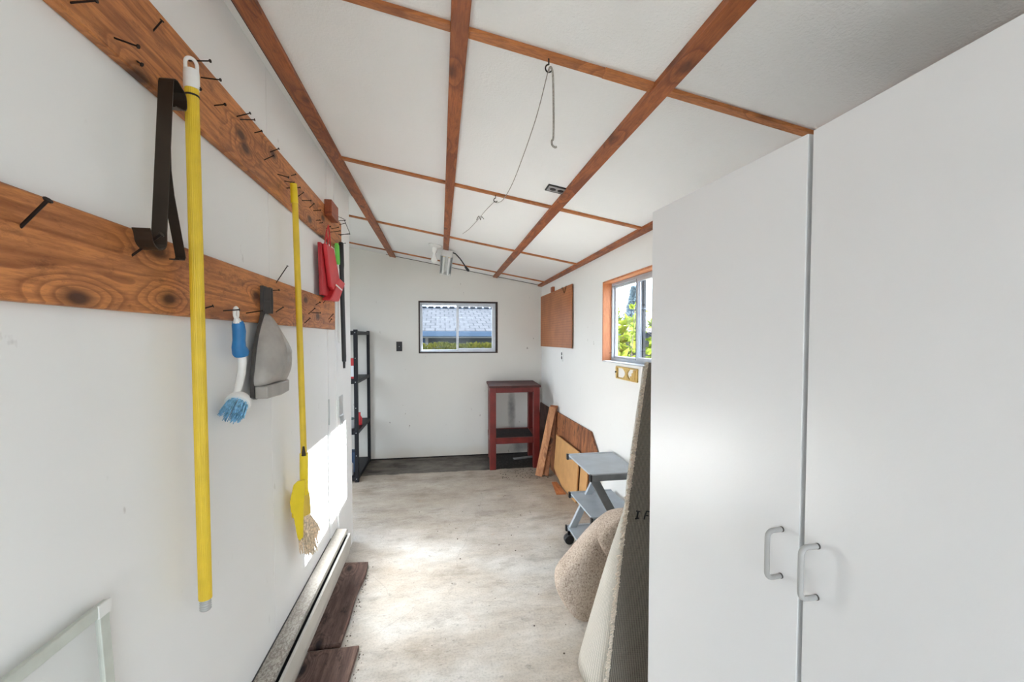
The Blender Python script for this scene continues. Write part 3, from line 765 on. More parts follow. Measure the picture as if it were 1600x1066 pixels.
# hasp latch on the end panel
t = thing('hasp_latch', (-.615, 2.80, .78), 'grey metal hasp plate with hanging strap on the white end panel of the left wall', 'latch')
XP = XL+.004
MB().box((XP, 2.735, .955),(XP+.004, 2.835, 1.085)).build('plate', M['zinc'], t, bevel=.001, seg=1)
MB().box((XP+.004, 2.765, .775),(XP+.008, 2.825, .965)).build('strap', M['zinc'], t, bevel=.001, seg=1)
MB().tube([(XP+.002,2.74,.96),(XP+.012,2.79,.96),(XP+.002,2.83,.96)], .005, 8).build('pin', M['zinc'], t)
tag(MB().box((XP, 2.68, .69),(XP+.006, 2.73, .745)).build('strike_plate', M['zinc'], org=(XP, 2.70, .72), bevel=.001, seg=1), 'little square metal strike plate low on the end panel, below the hasp', 'plate')
tag(MB().box((XL, 2.50, .955),(XL+.006, 2.512, 1.10)).build('metal_strip', M['alu'], org=(XL, 2.506, 1.02)), 'narrow dark metal strip in the seam of the left wall beside the hasp', 'strip')

# window screen leaning on the left wall
t = thing('window_screen', (-.57, .62, 0), 'thin pale aluminium window screen leaning on the left wall', 'window screen')
def sp_(y, z): return Vector((-.560 - .045*(z/.965), y, z))
def sbar(p, q): return MB().obox(p, q, .009, .021, up=(1,0,0))
def bar(y0_, z0_, y1_, z1_):
    p, q = sp_(y0_, z0_), sp_(y1_, z1_)
    return p, q
mb = MB()
for (ya, za_, yb, zb_) in ((.36,.955,.868,.955),(.36,.011,.868,.011)):
    p, q = sp_(ya, za_), sp_(yb, zb_); mb.obox(p, q, .009, .022)
for yy in (.371, .857):
    p, q = sp_(yy, .02), sp_(yy, .945); mb.obox(p, q, .022, .009, up=(1,0,0))
mb.build('frame', M['alupaint'], t, bevel=.0015)
c_ = sp_(.857, .955)
MB().obox(c_ + Vector((.0052,-.014,0)), c_ + Vector((.0052,.012,0)), .003, .024).build('corner_key', M['whiteplas'], t)
mb = MB(); mb.add([sp_(.37,.02), sp_(.86,.02), sp_(.86,.95), sp_(.37,.95)], [(0,1,2,3)])
mb.build('mesh', M['mesh'], t, keepn=True)

# baseboard heater
t = thing('baseboard_heater', (-.58, 2.0, .16), 'long dusty beige baseboard heater running low along the left wall', 'heater')
MB().box((XL, -.4, .155),(XL+.006, 2.64, .300)).build('back_plate', M['black'], t)
MB().prism([(XL+.006,-.4,.300),(-.562,-.4,.294),(-.557,-.4,.286),(-.557,-.4,.280),(XL+.006,-.4,.290)], (0,3.04,0)).build('top_panel', M['heater'], t)
MB().prism([(-.543,-.4,.286),(-.534,-.4,.281),(-.532,-.4,.215),(-.544,-.4,.160),(-.552,-.4,.162),(-.541,-.4,.215),(-.541,-.4,.274),(-.546,-.4,.279)], (0,3.00,0)).build('front_cover', M['heaterface'], t)
MB().prism([(XL,2.60,.155),(-.556,2.60,.160),(-.545,2.60,.20),(-.545,2.60,.272),(-.565,2.60,.284),(XL,2.60,.289)], (0,.012,0)).build('end_cap', M['heaterface'], t, bevel=.002, seg=1)
MB().box((XL+.006, -.4, .17),(-.556, 2.60, .262)).build('element', M['black'], t)

# planks on the floor under the heater
mb = MB()
pl = [(-.622,2.022),(-.466,2.025),(-.462,2.2),(-.468,2.42),(-.452,2.60),(-.458,2.745),(-.620,2.76)]
tag(MB().prism([(x, y, .0) for x, y in pl], (0,0,.028)).build('old_plank', M['oldplank'], org=(-.54,2.38,0), bevel=.003, seg=1), 'weathered dark floor plank with ragged edge, the farther of two beneath the heater', 'plank')
pl = [(-.605,1.10),(-.383,1.10),(-.379,1.55),(-.384,1.80),(-.378,2.000),(-.600,1.996)]
tag(MB().prism([(x, y, .0) for x, y in pl], (0,0,.022)).build('old_plank', M['oldplank'], org=(-.49,1.55,0), bevel=.003, seg=1), 'wide weathered brown floor plank at the near end of the heater', 'plank')

# crumbs of bark and dirt along the planks and in the sooty corner
mb = MB(); rnd = random.Random(77)
def crumb(x, y, z0_, r_):
    k = [Vector((x + r_*cos(a)*rnd.uniform(.6,1.3), y + r_*sin(a)*rnd.uniform(.6,1.3), z0_)) for a in (0, 1.3, 2.5, 3.8, 5.0)]
    mb.prism(k, (0, 0, r_*rnd.uniform(.4,.9)))
for i in range(70):
    yy = rnd.uniform(1.6, 2.74); xx = (-.455 if yy > 2.02 else -.376) + abs(rnd.gauss(0, .012))
    crumb(xx, yy, 0, rnd.uniform(.0015, .0045))
for i in range(120):
    crumb(rnd.uniform(.62, 1.14), rnd.uniform(4.20, 4.53), 0, rnd.uniform(.002, .007))
for i in range(60):
    crumb(rnd.uniform(-.3, 1.1), rnd.uniform(1.6, 4.4), 0, rnd.uniform(.0015, .0045))
tag(mb.build('dirt_crumbs', M['bark'], org=(.2,3,0)), 'dark dirt crumbs and bark bits scattered over the concrete floor', 'debris', kind='stuff')
tag(MB().prism([(-.345,1.715,0),(-.315,1.70,0),(-.325,1.745,0)], (0,0,.004)).build('paper_scrap', M['whiteplas'], org=(-.33,1.72,0)), 'little white scrap on the floor next to the nearer plank', 'scrap')

# ------------------------------------------------------------------ black metal shelf
t = thing('metal_shelf', (-1.0, 4.77, 0), 'black metal shelving unit with four open shelves standing against the back wall', 'shelf')
xa, xb, ya, yb = -1.16, -.815, 4.385, 5.145
for x, sx in ((xa, 1), (xb, -1)):
    for y, sy in ((ya, 1), (yb, -1)):
        w = .036
        px = sorted((x, x + sx*w)); py = sorted((y, y + sy*.0025)); qy = sorted((y, y + sy*w)); qx = sorted((x, x + sx*.0025))
        MB().box((px[0], py[0], .0), (px[1], py[1], 1.535)).box((qx[0], qy[0], .0), (qx[1], qy[1], 1.535)).build('post', M['blackmetal'], t)
for z in (.032, .495, 1.005, 1.500):
    mb = MB().box((xa+.003, ya+.003, z+.018), (xb-.003, yb-.003, z+.022))
    mb.box((xa+.003, ya+.003, z-.012), (xb-.003, ya+.006, z+.018)).box((xa+.003, yb-.006, z-.012), (xb-.003, yb-.003, z+.018))
    mb.box((xa+.003, ya+.006, z-.012), (xa+.006, yb-.006, z+.018)).box((xb-.006, ya+.006, z-.012), (xb-.003, yb-.006, z+.018))
    mb.build('shelf_panel', M['blackmetal'], t)
for z in (.035, .50, 1.01, 1.505, .27, .75, 1.25):
    for y in (ya-.001, ):
        MB().lathe([(.004,0),(.004,.002),(.002,.003)], (xb-.02, y, z), (0,-1,0), 8).build('screw', M['zinc'], t)
red_, wh, bk = (.45,.02,.025), (.62,.64,.68), (.02,.02,.025)
tag(MB().box((-1.02, 4.44, 1.028),(-.856, 4.56, 1.245)).build('box', bands('red_white_carton', [(0, bk), (.06, red_), (.15, wh), (.66, red_)], 1.028, 1.245), org=(-.94,4.5,1.028), bevel=.003),
    'red and white carton on the second shelf of the black shelving', 'box')
mb = MB().lathe([(.030,0),(.032,.004),(.032,.085),(.014,.115),(.012,.13)], (-.855, 4.72, .518), n=18)
t2 = thing('spray_bottle', (-.862, 4.72, .518), 'small red spray bottle on the third shelf of the black shelving', 'bottle')
MB().lathe([(.026,0),(.028,.004),(.028,.075),(.012,.100),(.011,.112)], (-.862, 4.72, .518), n=18).build('body', M['red'], t2)
MB().box((-.872,4.69,.628),(-.852,4.74,.652)).prism([(-.868,4.695,.628),(-.868,4.704,.628),(-.868,4.694,.606),(-.868,4.688,.606)], (.012,0,0)).build('trigger_head', M['red'], t2, bevel=.002)
tag(MB().lathe([(.043,0),(.045,.003),(.045,.105),(.041,.112)], (-.925, 4.53, .518), n=24).build('paint_tin', bands('pale_tin', [(0,(.2,.22,.25)),(.08,wh),(.85,(.12,.2,.2))], .518, .63), org=(-.925,4.53,.518)),
    'pale paint tin on the third shelf behind the front post', 'tin')
tag(MB().lathe([(.043,0),(.045,.004),(.045,.115),(.025,.135),(.025,.15)], (-.925, 4.46, .055), n=24).build('jug', M['paper'], org=(-.925,4.46,.055)), 'pale plastic jug on the bottom shelf of the black shelving', 'jug')
tag(MB().box((-1.04, 4.56, .055),(-.87, 4.70, .26)).build('box', M['bluebox'], org=(-.95,4.6,.055), bevel=.002), 'dark blue box on the bottom shelf behind the pale jug', 'box')

# ------------------------------------------------------------------ back-right corner
# red stool
t = thing('red_stand', (.83, 4.83, 0), 'dull red painted wooden stand with open frame and lower shelf in the back corner', 'stand')
def sx_(x, y): return x + (y-4.55)*.055
legs = [(.530,4.550),(1.020,4.550),(.545,5.03),(1.035,5.03)]
for x, y in legs:
    mb = MB(); x_ = sx_(x, y)
    mb.box((x_, y, 0), (x_+.068, y+.068, .905)); mb.build('leg', M['redpaint'], t, bevel=.003, seg=1)
def rail(p, q, z0_, z1_, nm):
    mb = MB()
    (xa_, ya_), (xb_, yb_) = p, q
    mb.box((min(xa_,xb_), min(ya_,yb_), z0_), (max(xa_,xb_), max(ya_,yb_), z1_))
    for v in mb.v: v.x += (v.y-4.55)*.055
    return mb.build(nm, M['redpaint'], t, bevel=.003, seg=1)
rail((.598,4.553),(1.020,4.59), .850,.905, 'apron'); rail((.598,5.04),(1.03,5.08), .850,.905, 'apron')
rail((.533,4.618),(.585,5.03), .850,.905, 'apron'); rail((1.03,4.618),(1.085,5.03), .850,.905, 'apron')
mb = MB().box((.522,4.535,.905),(1.100,5.105,.928))
for v in mb.v: v.x += (v.y-4.55)*.055
mb.build('top', M['redtop'], t, bevel=.003, seg=1)
rail((.598,4.553),(1.020,4.59), .285,.350, 'rail'); rail((.598,5.04),(1.03,5.08), .285,.350, 'rail')
rail((.533,4.618),(.585,5.03), .285,.350, 'rail'); rail((1.03,4.618),(1.085,5.03), .285,.350, 'rail')
mb = MB().box((.585,4.59,.325),(1.03,5.04,.345))
for v in mb.v: v.x += (v.y-4.55)*.055
mb.build('shelf', M['sootwood'], t)
tag(MB().obox((.86,4.93,.006),(1.19,5.005,.006), .05, .012).build('metal_flat_bar', M['alu'], org=(1.0,5.04,0)), 'flat grey metal bar lying on the sooty floor beneath the red stand', 'bar')

# leaning boards along the right wall
def lean(name, mat, ya, yb, h, xfoot, xtop, th, label, cut=None, edge=None):
    """board leaning against the right wall; profile given in (y,h)"""
    poly = cut or [(ya,0),(yb,0),(yb,h),(ya,h)]
    d = Vector((xtop-xfoot, 0, h)).normalized(); nrm = Vector((-d.z, 0, d.x))
    pts = [Vector((xfoot, y, 0)) + d*zz for y, zz in poly]
    lo = min(p.z for p in pts)
    mb = MB().prism(pts, -nrm*th)
    zmin = min(v.z for v in mb.v)
    for v in mb.v: v.z -= zmin
    o = mb.build(name, mat, org=(xfoot, (ya+yb)/2, 0), bevel=.001, seg=1)
    return tag(o, label, 'board')
lean('plywood_board', M['ply'], 3.16, 4.52, .66, 1.196, 1.236, .016, 'long stained brown plywood sheet with clipped corner leaning along the right wall', [(3.06,.0),(4.50,0),(4.50,.655),(3.345,.665),(3.20,.54)])
lean('plywood_board', M['plydark'], 4.54, 5.14, .645, 1.200, 1.236, .016, 'soot-blackened plywood piece leaning in the corner behind the red stand')
lean('hardboard_panel', M['tan'], 3.50, 4.22, .445, 1.160, 1.186, .014, 'tan hardboard panel with worn bottom corner leaning behind the grey cart', [(3.50,0),(3.92,0.0),(4.23,.09),(4.22,.445),(3.50,.452)])
lean('hardboard_panel', M['tan'], 3.30, 3.47, .43, 1.172, 1.200, .012, 'narrow tan hardboard strip standing just right of the larger tan panel')
# two planks
def plank(p, q, w, th, name, mat, label, wd):
    p = Vector(p); q = Vector(q); d = (q-p).normalized(); wd = Vector(wd); wd = (wd - d*wd.dot(d)).normalized(); nn = d.cross(wd)
    vs = []
    for c in (p, q):
        for a, b_ in ((-1,-1),(1,-1),(1,1),(-1,1)): vs.append(c + wd*a*w/2 + nn*b_*th/2)
    mb = MB().add(vs, [(3,2,1,0),(4,5,6,7),(0,1,5,4),(1,2,6,5),(2,3,7,6),(3,0,4,7)])
    zmin = min(v.z for v in mb.v)
    for v in mb.v: v.z -= zmin
    return tag(mb.build(name, mat, org=(p.x, p.y, 0), bevel=.002, seg=1), label, 'plank')
plank((1.006,4.25,.0),(1.186,4.36,.70), .074, .022, 'lumber_plank', M['fir'], 'pale short plank leaning in front of its twin between the red stand and tan panel', (1,-.35,0))
plank((1.074,4.268,.0),(1.212,4.400,.715), .080, .024, 'lumber_plank', M['ply'], 'darker short plank leaning just behind the pale one by the red stand', (1,-.35,0))
tag(MB().prism([(1.050,3.725,0),(1.092,4.04,0),(1.140,4.035,0),(1.140,3.72,0)], (0,0,.014)).build('wood_offcut', M['chip'], org=(1.10,3.88,0), bevel=.001, seg=1), 'thin orange wood offcut lying flat on the floor by the tan panel', 'offcut')

# pegboard and neighbours on the right wall
t = thing('pegboard', (XR, 4.49, 1.35), 'brown perforated pegboard mounted high on the right wall by the corner', 'pegboard')
MB().box((XR-.020, 3.865, 1.352),(XR-.014, 5.128, 1.965)).build('panel', M['peg'], t)
for y in (3.93, 5.06): MB().box((XR-.014, y-.015, 1.40),(XR, y+.015, 1.92)).build('spacer', M['casing'], t)
MB().tube([(XR-.021,4.22,1.955),(XR-.030,4.16,1.968),(XR-.026,4.10,1.90),(XR-.024,4.07,1.93),(XR-.022,4.05,1.972)], .002, 6).build('wire', M['iron'], t)
tag(MB().box((XR-.026, 4.55, 1.966),(XR, 4.63, 2.022)).build('wood_block', M['block'], org=(XR,4.59,1.99), bevel=.002), 'tiny dark wood block on the right wall just above the pegboard', 'block')
def outlet(loc, ux, nrm, mat_plate, label, w=.068, h=.115, face=M['black'], vert=(0,0,1), cover=None):
    t = thing('wall_outlet', loc, label, 'outlet')
    p = Vector(loc); ux = Vector(ux); nv = Vector(nrm); uz = Vector(vert)
    def bx(c, w_, h_, d0, d1):
        vs = []
        for dd_ in (d0, d1):
            for a, b_ in ((-1,-1),(1,-1),(1,1),(-1,1)): vs.append(p + c + ux*a*w_/2 + uz*b_*h_/2 + nv*dd_)
        return MB().add(vs, [(3,2,1,0),(4,5,6,7),(0,1,5,4),(1,2,6,5),(2,3,7,6),(3,0,4,7)])
    bx(Vector(), w, h, 0, .005).build('plate', mat_plate, t, bevel=.0015)
    if cover: bx(Vector(), w*.72, h*.86, .004, .0065).build('cover', cover, t, bevel=.002)
    for s in (-1, 1):
        MB().lathe([(.0165,.005),(.0165,.0075),(.015,.008)], p + uz*s*.021, nv, 16).build('receptacle', face, t)
    MB().lathe([(.004,.005),(.004,.0065),(.002,.007)], p, nv, 10).build('screw', M['zinc'], t)
outlet((-.482, YB, 1.352), (1,0,0), (0,-1,0), M['black'], 'black duplex outlet on the back wall left of the window')
outlet((XR, 4.25, 1.266), (0,1,0), (-1,0,0), M['whiteplas'], 'white duplex outlet with dark sockets on the right wall below the pegboard')
nv = Vector((-.1733,0,-1)).normalized()
outlet((.606, 2.16, cz(.606)), (0,1,0), nv, M['black'], 'metal duplex outlet mounted on the ceiling beside a batten', .085, .112, M['black'], (nv.z*-1, 0, nv.x), M['zinc'])

# openwork gold plate below the window
t = thing('wall_plaque', (XR, 2.695, 1.20), 'gold openwork rectangular wall plaque below the right window', 'plaque')
ya, yb, za, zb = 2.53, 2.862, 1.158, 1.247
mb = MB()
def yz(poly, d=.012): mb.prism([(XR, y, z) for y, z in poly], (-d,0,0))
yz([(ya,zb-.009),(yb,zb-.009),(yb-.004,zb),(ya,zb)]); yz([(ya,za),(yb-.004,za),(yb,za+.009),(ya,za+.009)])
yz([(yb-.024,za+.009),(yb,za+.009),(yb,zb-.009),(yb-.024,zb-.009)]); yz([(ya,za+.009),(ya+.022,za+.009),(ya+.022,zb-.009),(ya,zb-.009)])
mb.build('frame', M['brass'], t, bevel=.002)
mb = MB()
L = []; R_ = []
for k in range(13):
    z = za+.009 + (zb-za-.018)*k/12; u_ = abs(k-6)/6
    L.append((2.695+.014+.045*u_**1.8, z)); R_.append((2.695-.014-.040*u_**1.8, z))
for k in range(12):
    mb.prism([(XR, L[k][0], L[k][1]),(XR, R_[k][0], R_[k][1]),(XR, R_[k+1][0], R_[k+1][1]),(XR, L[k+1][0], L[k+1][1])], (-.010,0,0))
mb.build('divider', M['brass'], t)
mb = MB()
for y0_, y1_, z1_ in ((2.552,2.580,zb-.012),(2.580,2.598,1.215),(2.598,2.622,1.192)):
    mb.box((XR-.016, y0_, za+.009),(XR, y1_, z1_))
mb.build('step', M['brass'], t, bevel=.002)
mb = MB().lathe([(.006,0),(.007,.004),(.003,.008)], (XR-.012, 2.852, 1.205), (-1,0,0), 10); mb.build('screw', M['iron'], t)

# ------------------------------------------------------------------ grey cart
t = thing('printer_cart', (1.06, 2.67, 0), 'silver-grey three-tier rolling cart with crossed legs by the right wall', 'cart')
def tier(z, xa, xb, ya, yb, nm, lip=.018):
    MB().box((xa+.008, ya+.022, z-.012),(xb, yb-.022, z)).build('shelf', M['cartgrey'], t, bevel=.002, seg=1)
    for y0_, y1_ in ((ya, ya+.022),(yb-.022, yb)):
        b_ = MB().box((xa, y0_, z-.036),(xb+.0, y1_, z+.003)).build('side_rail', M['cartdark'] if y0_ == ya else M['cartgrey'], t, bevel=.002, seg=1)
        MB().box((xa-.004, y0_-.001, z-.037),(xa+.010, y1_+.001, z+.004)).build('end_cap', M['black'], b_, bevel=.002, seg=1)
tier(.612, .893, 1.238, 2.405, 2.900, 'top')
tier(.340, .905, 1.225, 2.415, 2.885, 'mid')
tier(.122, .868, 1.215, 2.450, 2.840, 'low')
MB().obox((.925,2.440,.580),(1.200,2.470,.095), .030, .050, up=(1,0,0)).build('leg', M['cartdark'], t, bevel=.002, seg=1)
MB().obox((.895,2.800,.095),(1.165,2.850,.580), .028, .045, up=(1,0,0)).build('leg', M['cartgrey'], t, bevel=.002, seg=1)
for x, y in ((.885,2.815),(.905,2.475),(1.185,2.815),(1.185,2.475)):
    cst = MB().box((x-.010, y-.004, .045),(x+.012, y+.004, .088)).build('caster', M['black'], t, bevel=.002, seg=1)
    for s in (-1, 1):
        MB().lathe([(.006,-.010),(.030,-.010),(.033,-.006),(.033,.006),(.030,.010),(.006,.010)], (x, y+s*.014, .033), (0,1,0), 20).build('wheel', M['black'], cst)

# ------------------------------------------------------------------ carpets
t = thing('carpet_roll', (.80, 1.80, 0), 'tall loosely rolled carpet standing backing-side out next to the wardrobe', 'carpet')
def fringe(tt):      # cut edge of the outer flap
    p0 = Vector((.612, 1.480, .004)); p1 = Vector((.970, 1.850, 1.328))
    p = p0.lerp(p1, tt); p.x -= .010*sin(pi*tt)
    return p
# inner roll, backing outwards, cone-like
rows = 26; grid = []; us = []
nseg = 30
for i in range(rows):
    tt = i/(rows-1)*.985; f = fringe(tt); z = f.z
    r = max(.010, .168*max(0, 1 - z/.76)**1.05)
    cx = f.x + .140*max(0, 1 - z/.80)**1.3 + .008; cy = f.y + .016 + 1.12*r
    row = []
    for j in range(nseg+1):
        a = radians(-70 - 240*j/nseg)      # from the camera side round the left to the back
        row.append(Vector((cx + r*cos(a), cy + r*1.12*sin(a), z)))
    grid.append(row)
MB().sheet(grid, [j*2.1 for j in range(nseg+1)], [i/(rows-1)*.9 for i in range(rows)]).build('inner_roll', M['jute'], t, solid=.008)
# outer flap
grid = []; ncol = 24
for i in range(rows):
    tt = i/(rows-1); f = fringe(tt); row = []
    wd = .44 - .17*tt
    for j in range(ncol):
        u_ = j/(ncol-1)
        row.append(Vector((min(f.x + wd*u_, 1.238), f.y - .030*sin(pi*u_) + .05*u_**2, f.z + (.02*u_ if i == rows-1 else 0))))
    grid.append(row)
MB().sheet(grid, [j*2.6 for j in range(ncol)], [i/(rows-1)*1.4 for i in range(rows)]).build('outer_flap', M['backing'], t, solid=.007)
# pile tufts along the cut edge
mb = MB(); rnd = random.Random(11)
for i in range(900):
    tt = rnd.random(); f = fringe(tt)
    b_ = f + Vector((rnd.uniform(-.002, .006), .004 + rnd.uniform(-.002, .010), 0))
    e = b_ + Vector((-rnd.uniform(.006, .017), rnd.uniform(-.008, .006), rnd.uniform(-.008, .006)))
    if rnd.random() < .08: e += Vector((-.008, 0, -.006))
    b_.z = max(.004, b_.z); e.z = max(.004, e.z)
    mb.tube([b_, (b_+e)/2 + Vector((0,0,.002)), e], [.003, .0032, .0018], 5, caps=False)
mb.build('pile_edge', M['fringe'], t)
# stencilled mark on the flap
def flap_pt(x, z):
    f = min((fringe(k/200) for k in range(201)), key=lambda p: abs(p.z - z))
    wd = .44 - .17*.5; u_ = max(0, min(1, (x-f.x)/wd))
    return Vector((x, f.y - .030*sin(pi*u_) + .05*u_**2 - .0025, z))
mb = MB()
def stroke(x0_, z0_, x1_, z1_, w_): mb.obox(flap_pt(x0_, z0_), flap_pt(x1_, z1_), w_, .0012, up=(0,1,0))
XM, ZM = .826, .690
stroke(XM-.004, ZM-.014, XM+.005, ZM+.014, .0065); stroke(XM-.013, ZM-.015, XM+.005, ZM-.013, .005); stroke(XM-.003, ZM+.014, XM+.014, ZM+.012, .005)
stroke(XM+.024, ZM-.018, XM+.040, ZM+.014, .006)
stroke(XM+.040, ZM+.014, XM+.058, ZM+.010, .005); stroke(XM+.032, ZM-.001, XM+.046, ZM-.004, .005)
mb.build('stencil_mark', M['black'], t)

# beige pile offcut, folded over
t = thing('carpet_offcut', (.85, 2.2, 0), 'folded beige plush carpet offcut bulging from behind the carpet roll', 'carpet')
prof = [(.76,.004),(.68,.012),(.625,.07),(.585,.14),(.566,.195),(.580,.235),(.640,.298),(.710,.368),(.78,.440),(.862,.510),(.95,.555),(1.05,.53),(1.10,.42),(1.12,.2),(1.12,.004)]
def smoothp(pr, it=2):
    for _ in range(it):
        q = []
        for i in range(len(pr)-1):
            a, b_ = pr[i], pr[i+1]
            q += [(a[0]*.75+b_[0]*.25, a[1]*.75+b_[1]*.25), (a[0]*.25+b_[0]*.75, a[1]*.25+b_[1]*.75)]
        pr = [pr[0]] + q + [pr[-1]]
    return pr
prof = smoothp(prof)
cxp, czp = .84, .12
levels = [(.1,1.962),(.45,1.964),(.7,1.968),(.86,1.974),(.95,1.984),(.985,1.996),(1.0,2.015),(.985,2.05),(.94,2.10),(.88,2.15),(.82,2.18)]
grid = []
for s, y in levels:
    grid.append([Vector((cxp+(x-cxp)*s, y + .03*(z/.5), max(.006, czp+(z-czp)*s))) for x, z in prof])
mb = MB().sheet(grid)
k = len(prof)
mb.add([p for p in grid[0]], [list(range(k))]); mb.add([p for p in grid[-1]], [list(range(k))])
ob = mb.build('pile_fold', M['pile'], t, smooth=60)
# upper folded layer
prof2 = smoothp([(.83,.330),(.788,.40),(.782,.442),(.865,.520),(.95,.568),(1.04,.54),(1.04,.45),(.9,.34)], 2)
grid = []
for s, y in [(.2,1.936),(.6,1.939),(.85,1.945),(.96,1.954),(1.0,1.968),(1.0,2.02)]:
    grid.append([Vector((.92+(x-.92)*s, y + .03*(z/.5), .46+(z-.46)*s)) for x, z in prof2])
mb = MB().sheet(grid); k = len(prof2)
mb.add(grid[0], [list(range(k))]); mb.add(grid[-1], [list(range(k))])
mb.build('pile_layer', M['pile'], t, smooth=60)

# ------------------------------------------------------------------ wardrobe
t = thing('wardrobe', (.96, .70, 0), 'tall plain white two-door wardrobe filling the right side', 'wardrobe')
H = 1.834
A = Vector((.690,.706,0)); B = Vector((.647,1.219,0)); dd_ = (B-A).normalized(); nn = Vector((dd_.y, -dd_.x, 0))
Cn = Vector((.690,.695,0)); E_ = Vector((.690,.180,0))
th = .018
mb = MB().prism([E_+Vector((th+.002,.002,.0)), Cn+Vector((th+.002,.003,0)), A+nn*(th+.002)+Vector((0,.002,0)), B+nn*(th+.002), Vector((1.245,1.219,0)), Vector((1.245,.182,0))], (0,0,H-.004))
mb.build('body', M['carcass'], t)
def doorm(p, q, n_):
    return MB().prism([p, q, q+n_*th, p+n_*th], (0,0,H-.012))
def chandle(door, p, n_, zc_):
    p = Vector(p); pr = []; R_ = .013; out = .036; hh = .0485
    pts = [(0,-hh)]
    for k in range(7):
        a = radians(90*k/6); pts.append((out-R_+R_*sin(a), -hh+R_-R_*cos(a)))
    for k in range(7):
        a = radians(90*k/6); pts.append((out-R_+R_*cos(a), hh-R_+R_*sin(a)))
    pts.append((0,hh))
    MB().tube([p - n_*o_ + Vector((0,0,zc_+z_)) for o_, z_ in pts], .0050, 14).build('handle', M['handle'], door)
    for z_ in (-hh, hh):
        MB().lathe([(.0056,0),(.0056,.0025),(.005,.003)], p + Vector((0,0,zc_+z_)), -n_, 14).build('collar', M['darkplas'], door)
mbd = doorm(A, B, nn)
for v in mbd.v: v.z += .008
dl = mbd.build('door', M['laminate'], t, bevel=.001, seg=1)
chandle(dl, A.lerp(B, .075), nn, 1.003)
n2 = Vector((1,0,0))
mbd = doorm(E_, Cn, n2)
for v in mbd.v: v.z += .008
dr = mbd.build('door', M['laminate'], t, bevel=.001, seg=1)
chandle(dr, Cn.lerp(E_, .060), n2, 1.007)

# ------------------------------------------------------------------ ceiling fittings
t = thing('ceiling_lamp', (-.043, 4.116, cz(-.043)), 'bare white bulb in a porcelain ceiling socket left of the tube light', 'lamp')
nv3 = Vector((0,0,-1))
MB().lathe([(.064,-.004),(.066,.006),(.060,.014),(.030,.024)], (-.043,4.116,cz(-.043)-.002), (-.17,0,-1), 24).build('rose', M['whiteplas'], t)
MB().lathe([(.025,0),(.026,.02),(.022,.045),(.019,.052)], (-.046,4.116,cz(-.043)-.024), (-.06,0,-1), 20).build('socket', M['whiteplas'], t)
MB().lathe([(.013,0),(.013,.018),(.020,.036),(.029,.055),(.031,.068),(.028,.083),(.018,.094),(.004,.098)], (-.049,4.116,cz(-.043)-.075), (-.06,0,-1), 20).build('bulb', M['bulb'], t)

t = thing('tube_light', (.07, 4.45, 2.20), 'short twin-tube fluorescent fixture hanging under the centre batten', 'light')
Lp, Lq = Vector((.071,4.15,2.272)), Vector((.060,4.76,2.175))
dL = (Lq-Lp).normalized(); sL = Vector((1,0,-.1733)).normalized(); uL = sL.cross(dL).normalized()
if uL.z < 0: uL = -uL
mb = MB()
def lb(mb, a, b_, s0, s1, u0, u1):
    vs = []
    for c in (Lp.lerp(Lq, a), Lp.lerp(Lq, b_)):
        for s_, u_ in ((s0,u0),(s1,u0),(s1,u1),(s0,u1)): vs.append(c + sL*s_ + uL*u_)
    return mb.add(vs, [(3,2,1,0),(4,5,6,7),(0,1,5,4),(1,2,6,5),(2,3,7,6),(3,0,4,7)])
lb(MB(), 0, 1, -.045, .045, .005, .030).build('housing', M['whiteplas'], t, bevel=.003)
lb(MB(), -.005, .04, -.052, .052, -.030, .030).build('end_plate', M['whiteplas'], t, bevel=.002)
lb(MB(), .98, 1.0, -.052, .052, -.030, .030).build('end_plate', M['whiteplas'], t, bevel=.002)
for s_ in (-1, 1):
    mb = MB(); vs = []
    for c in (Lp.lerp(Lq,.04), Lp.lerp(Lq,.98)):
        for a_, b_ in ((.045,.008),(.062,-.032),(.060,-.033),(.043,.006)): vs.append(c + sL*s_*a_ + uL*b_)
    mb.add(vs, [(3,2,1,0),(4,5,6,7),(0,1,5,4),(1,2,6,5),(2,3,7,6),(3,0,4,7)]); mb.build('reflector', M['zinc'], t)
    off = sL*s_*.026 - uL*.014
    tb = MB().tube([Lp.lerp(Lq,.075)+off, Lp.lerp(Lq,.95)+off], .0145, 14).build('tube', M['tube'], t)
    MB().tube([Lp.lerp(Lq,.035)+off, Lp.lerp(Lq,.078)+off], .0155, 14).build('end_cap', M['gold'], tb)
cp = Lp + sL*.05 + uL*.015
cpts = [cp, cp+Vector((.03,.0,-.012)), cp+Vector((.075,.02,-.055)), cp+Vector((.115,.03,-.11)), cp+Vector((.130,.035,-.135))]
MB().tube(cpts, .006, 8).build('cord', M['black'], t)
MB().tube([cpts[-1]+Vector((-.008,0,.012)), cpts[-1]+Vector((.020,.006,-.022)), cpts[-1]+Vector((.030,.008,-.034))], [.011,.014,.009], 10).build('plug', M['black'], t)
MB().tube([Lp.lerp(Lq,.3)+uL*.028, Vector((.06,4.33,cz(.06)-.02))], .0015, 6).tube([Lp.lerp(Lq,.92)+uL*.028, Vector((.06,4.71,cz(.06)-.02))], .0015, 6).build('hanging_wire', M['iron'], t)

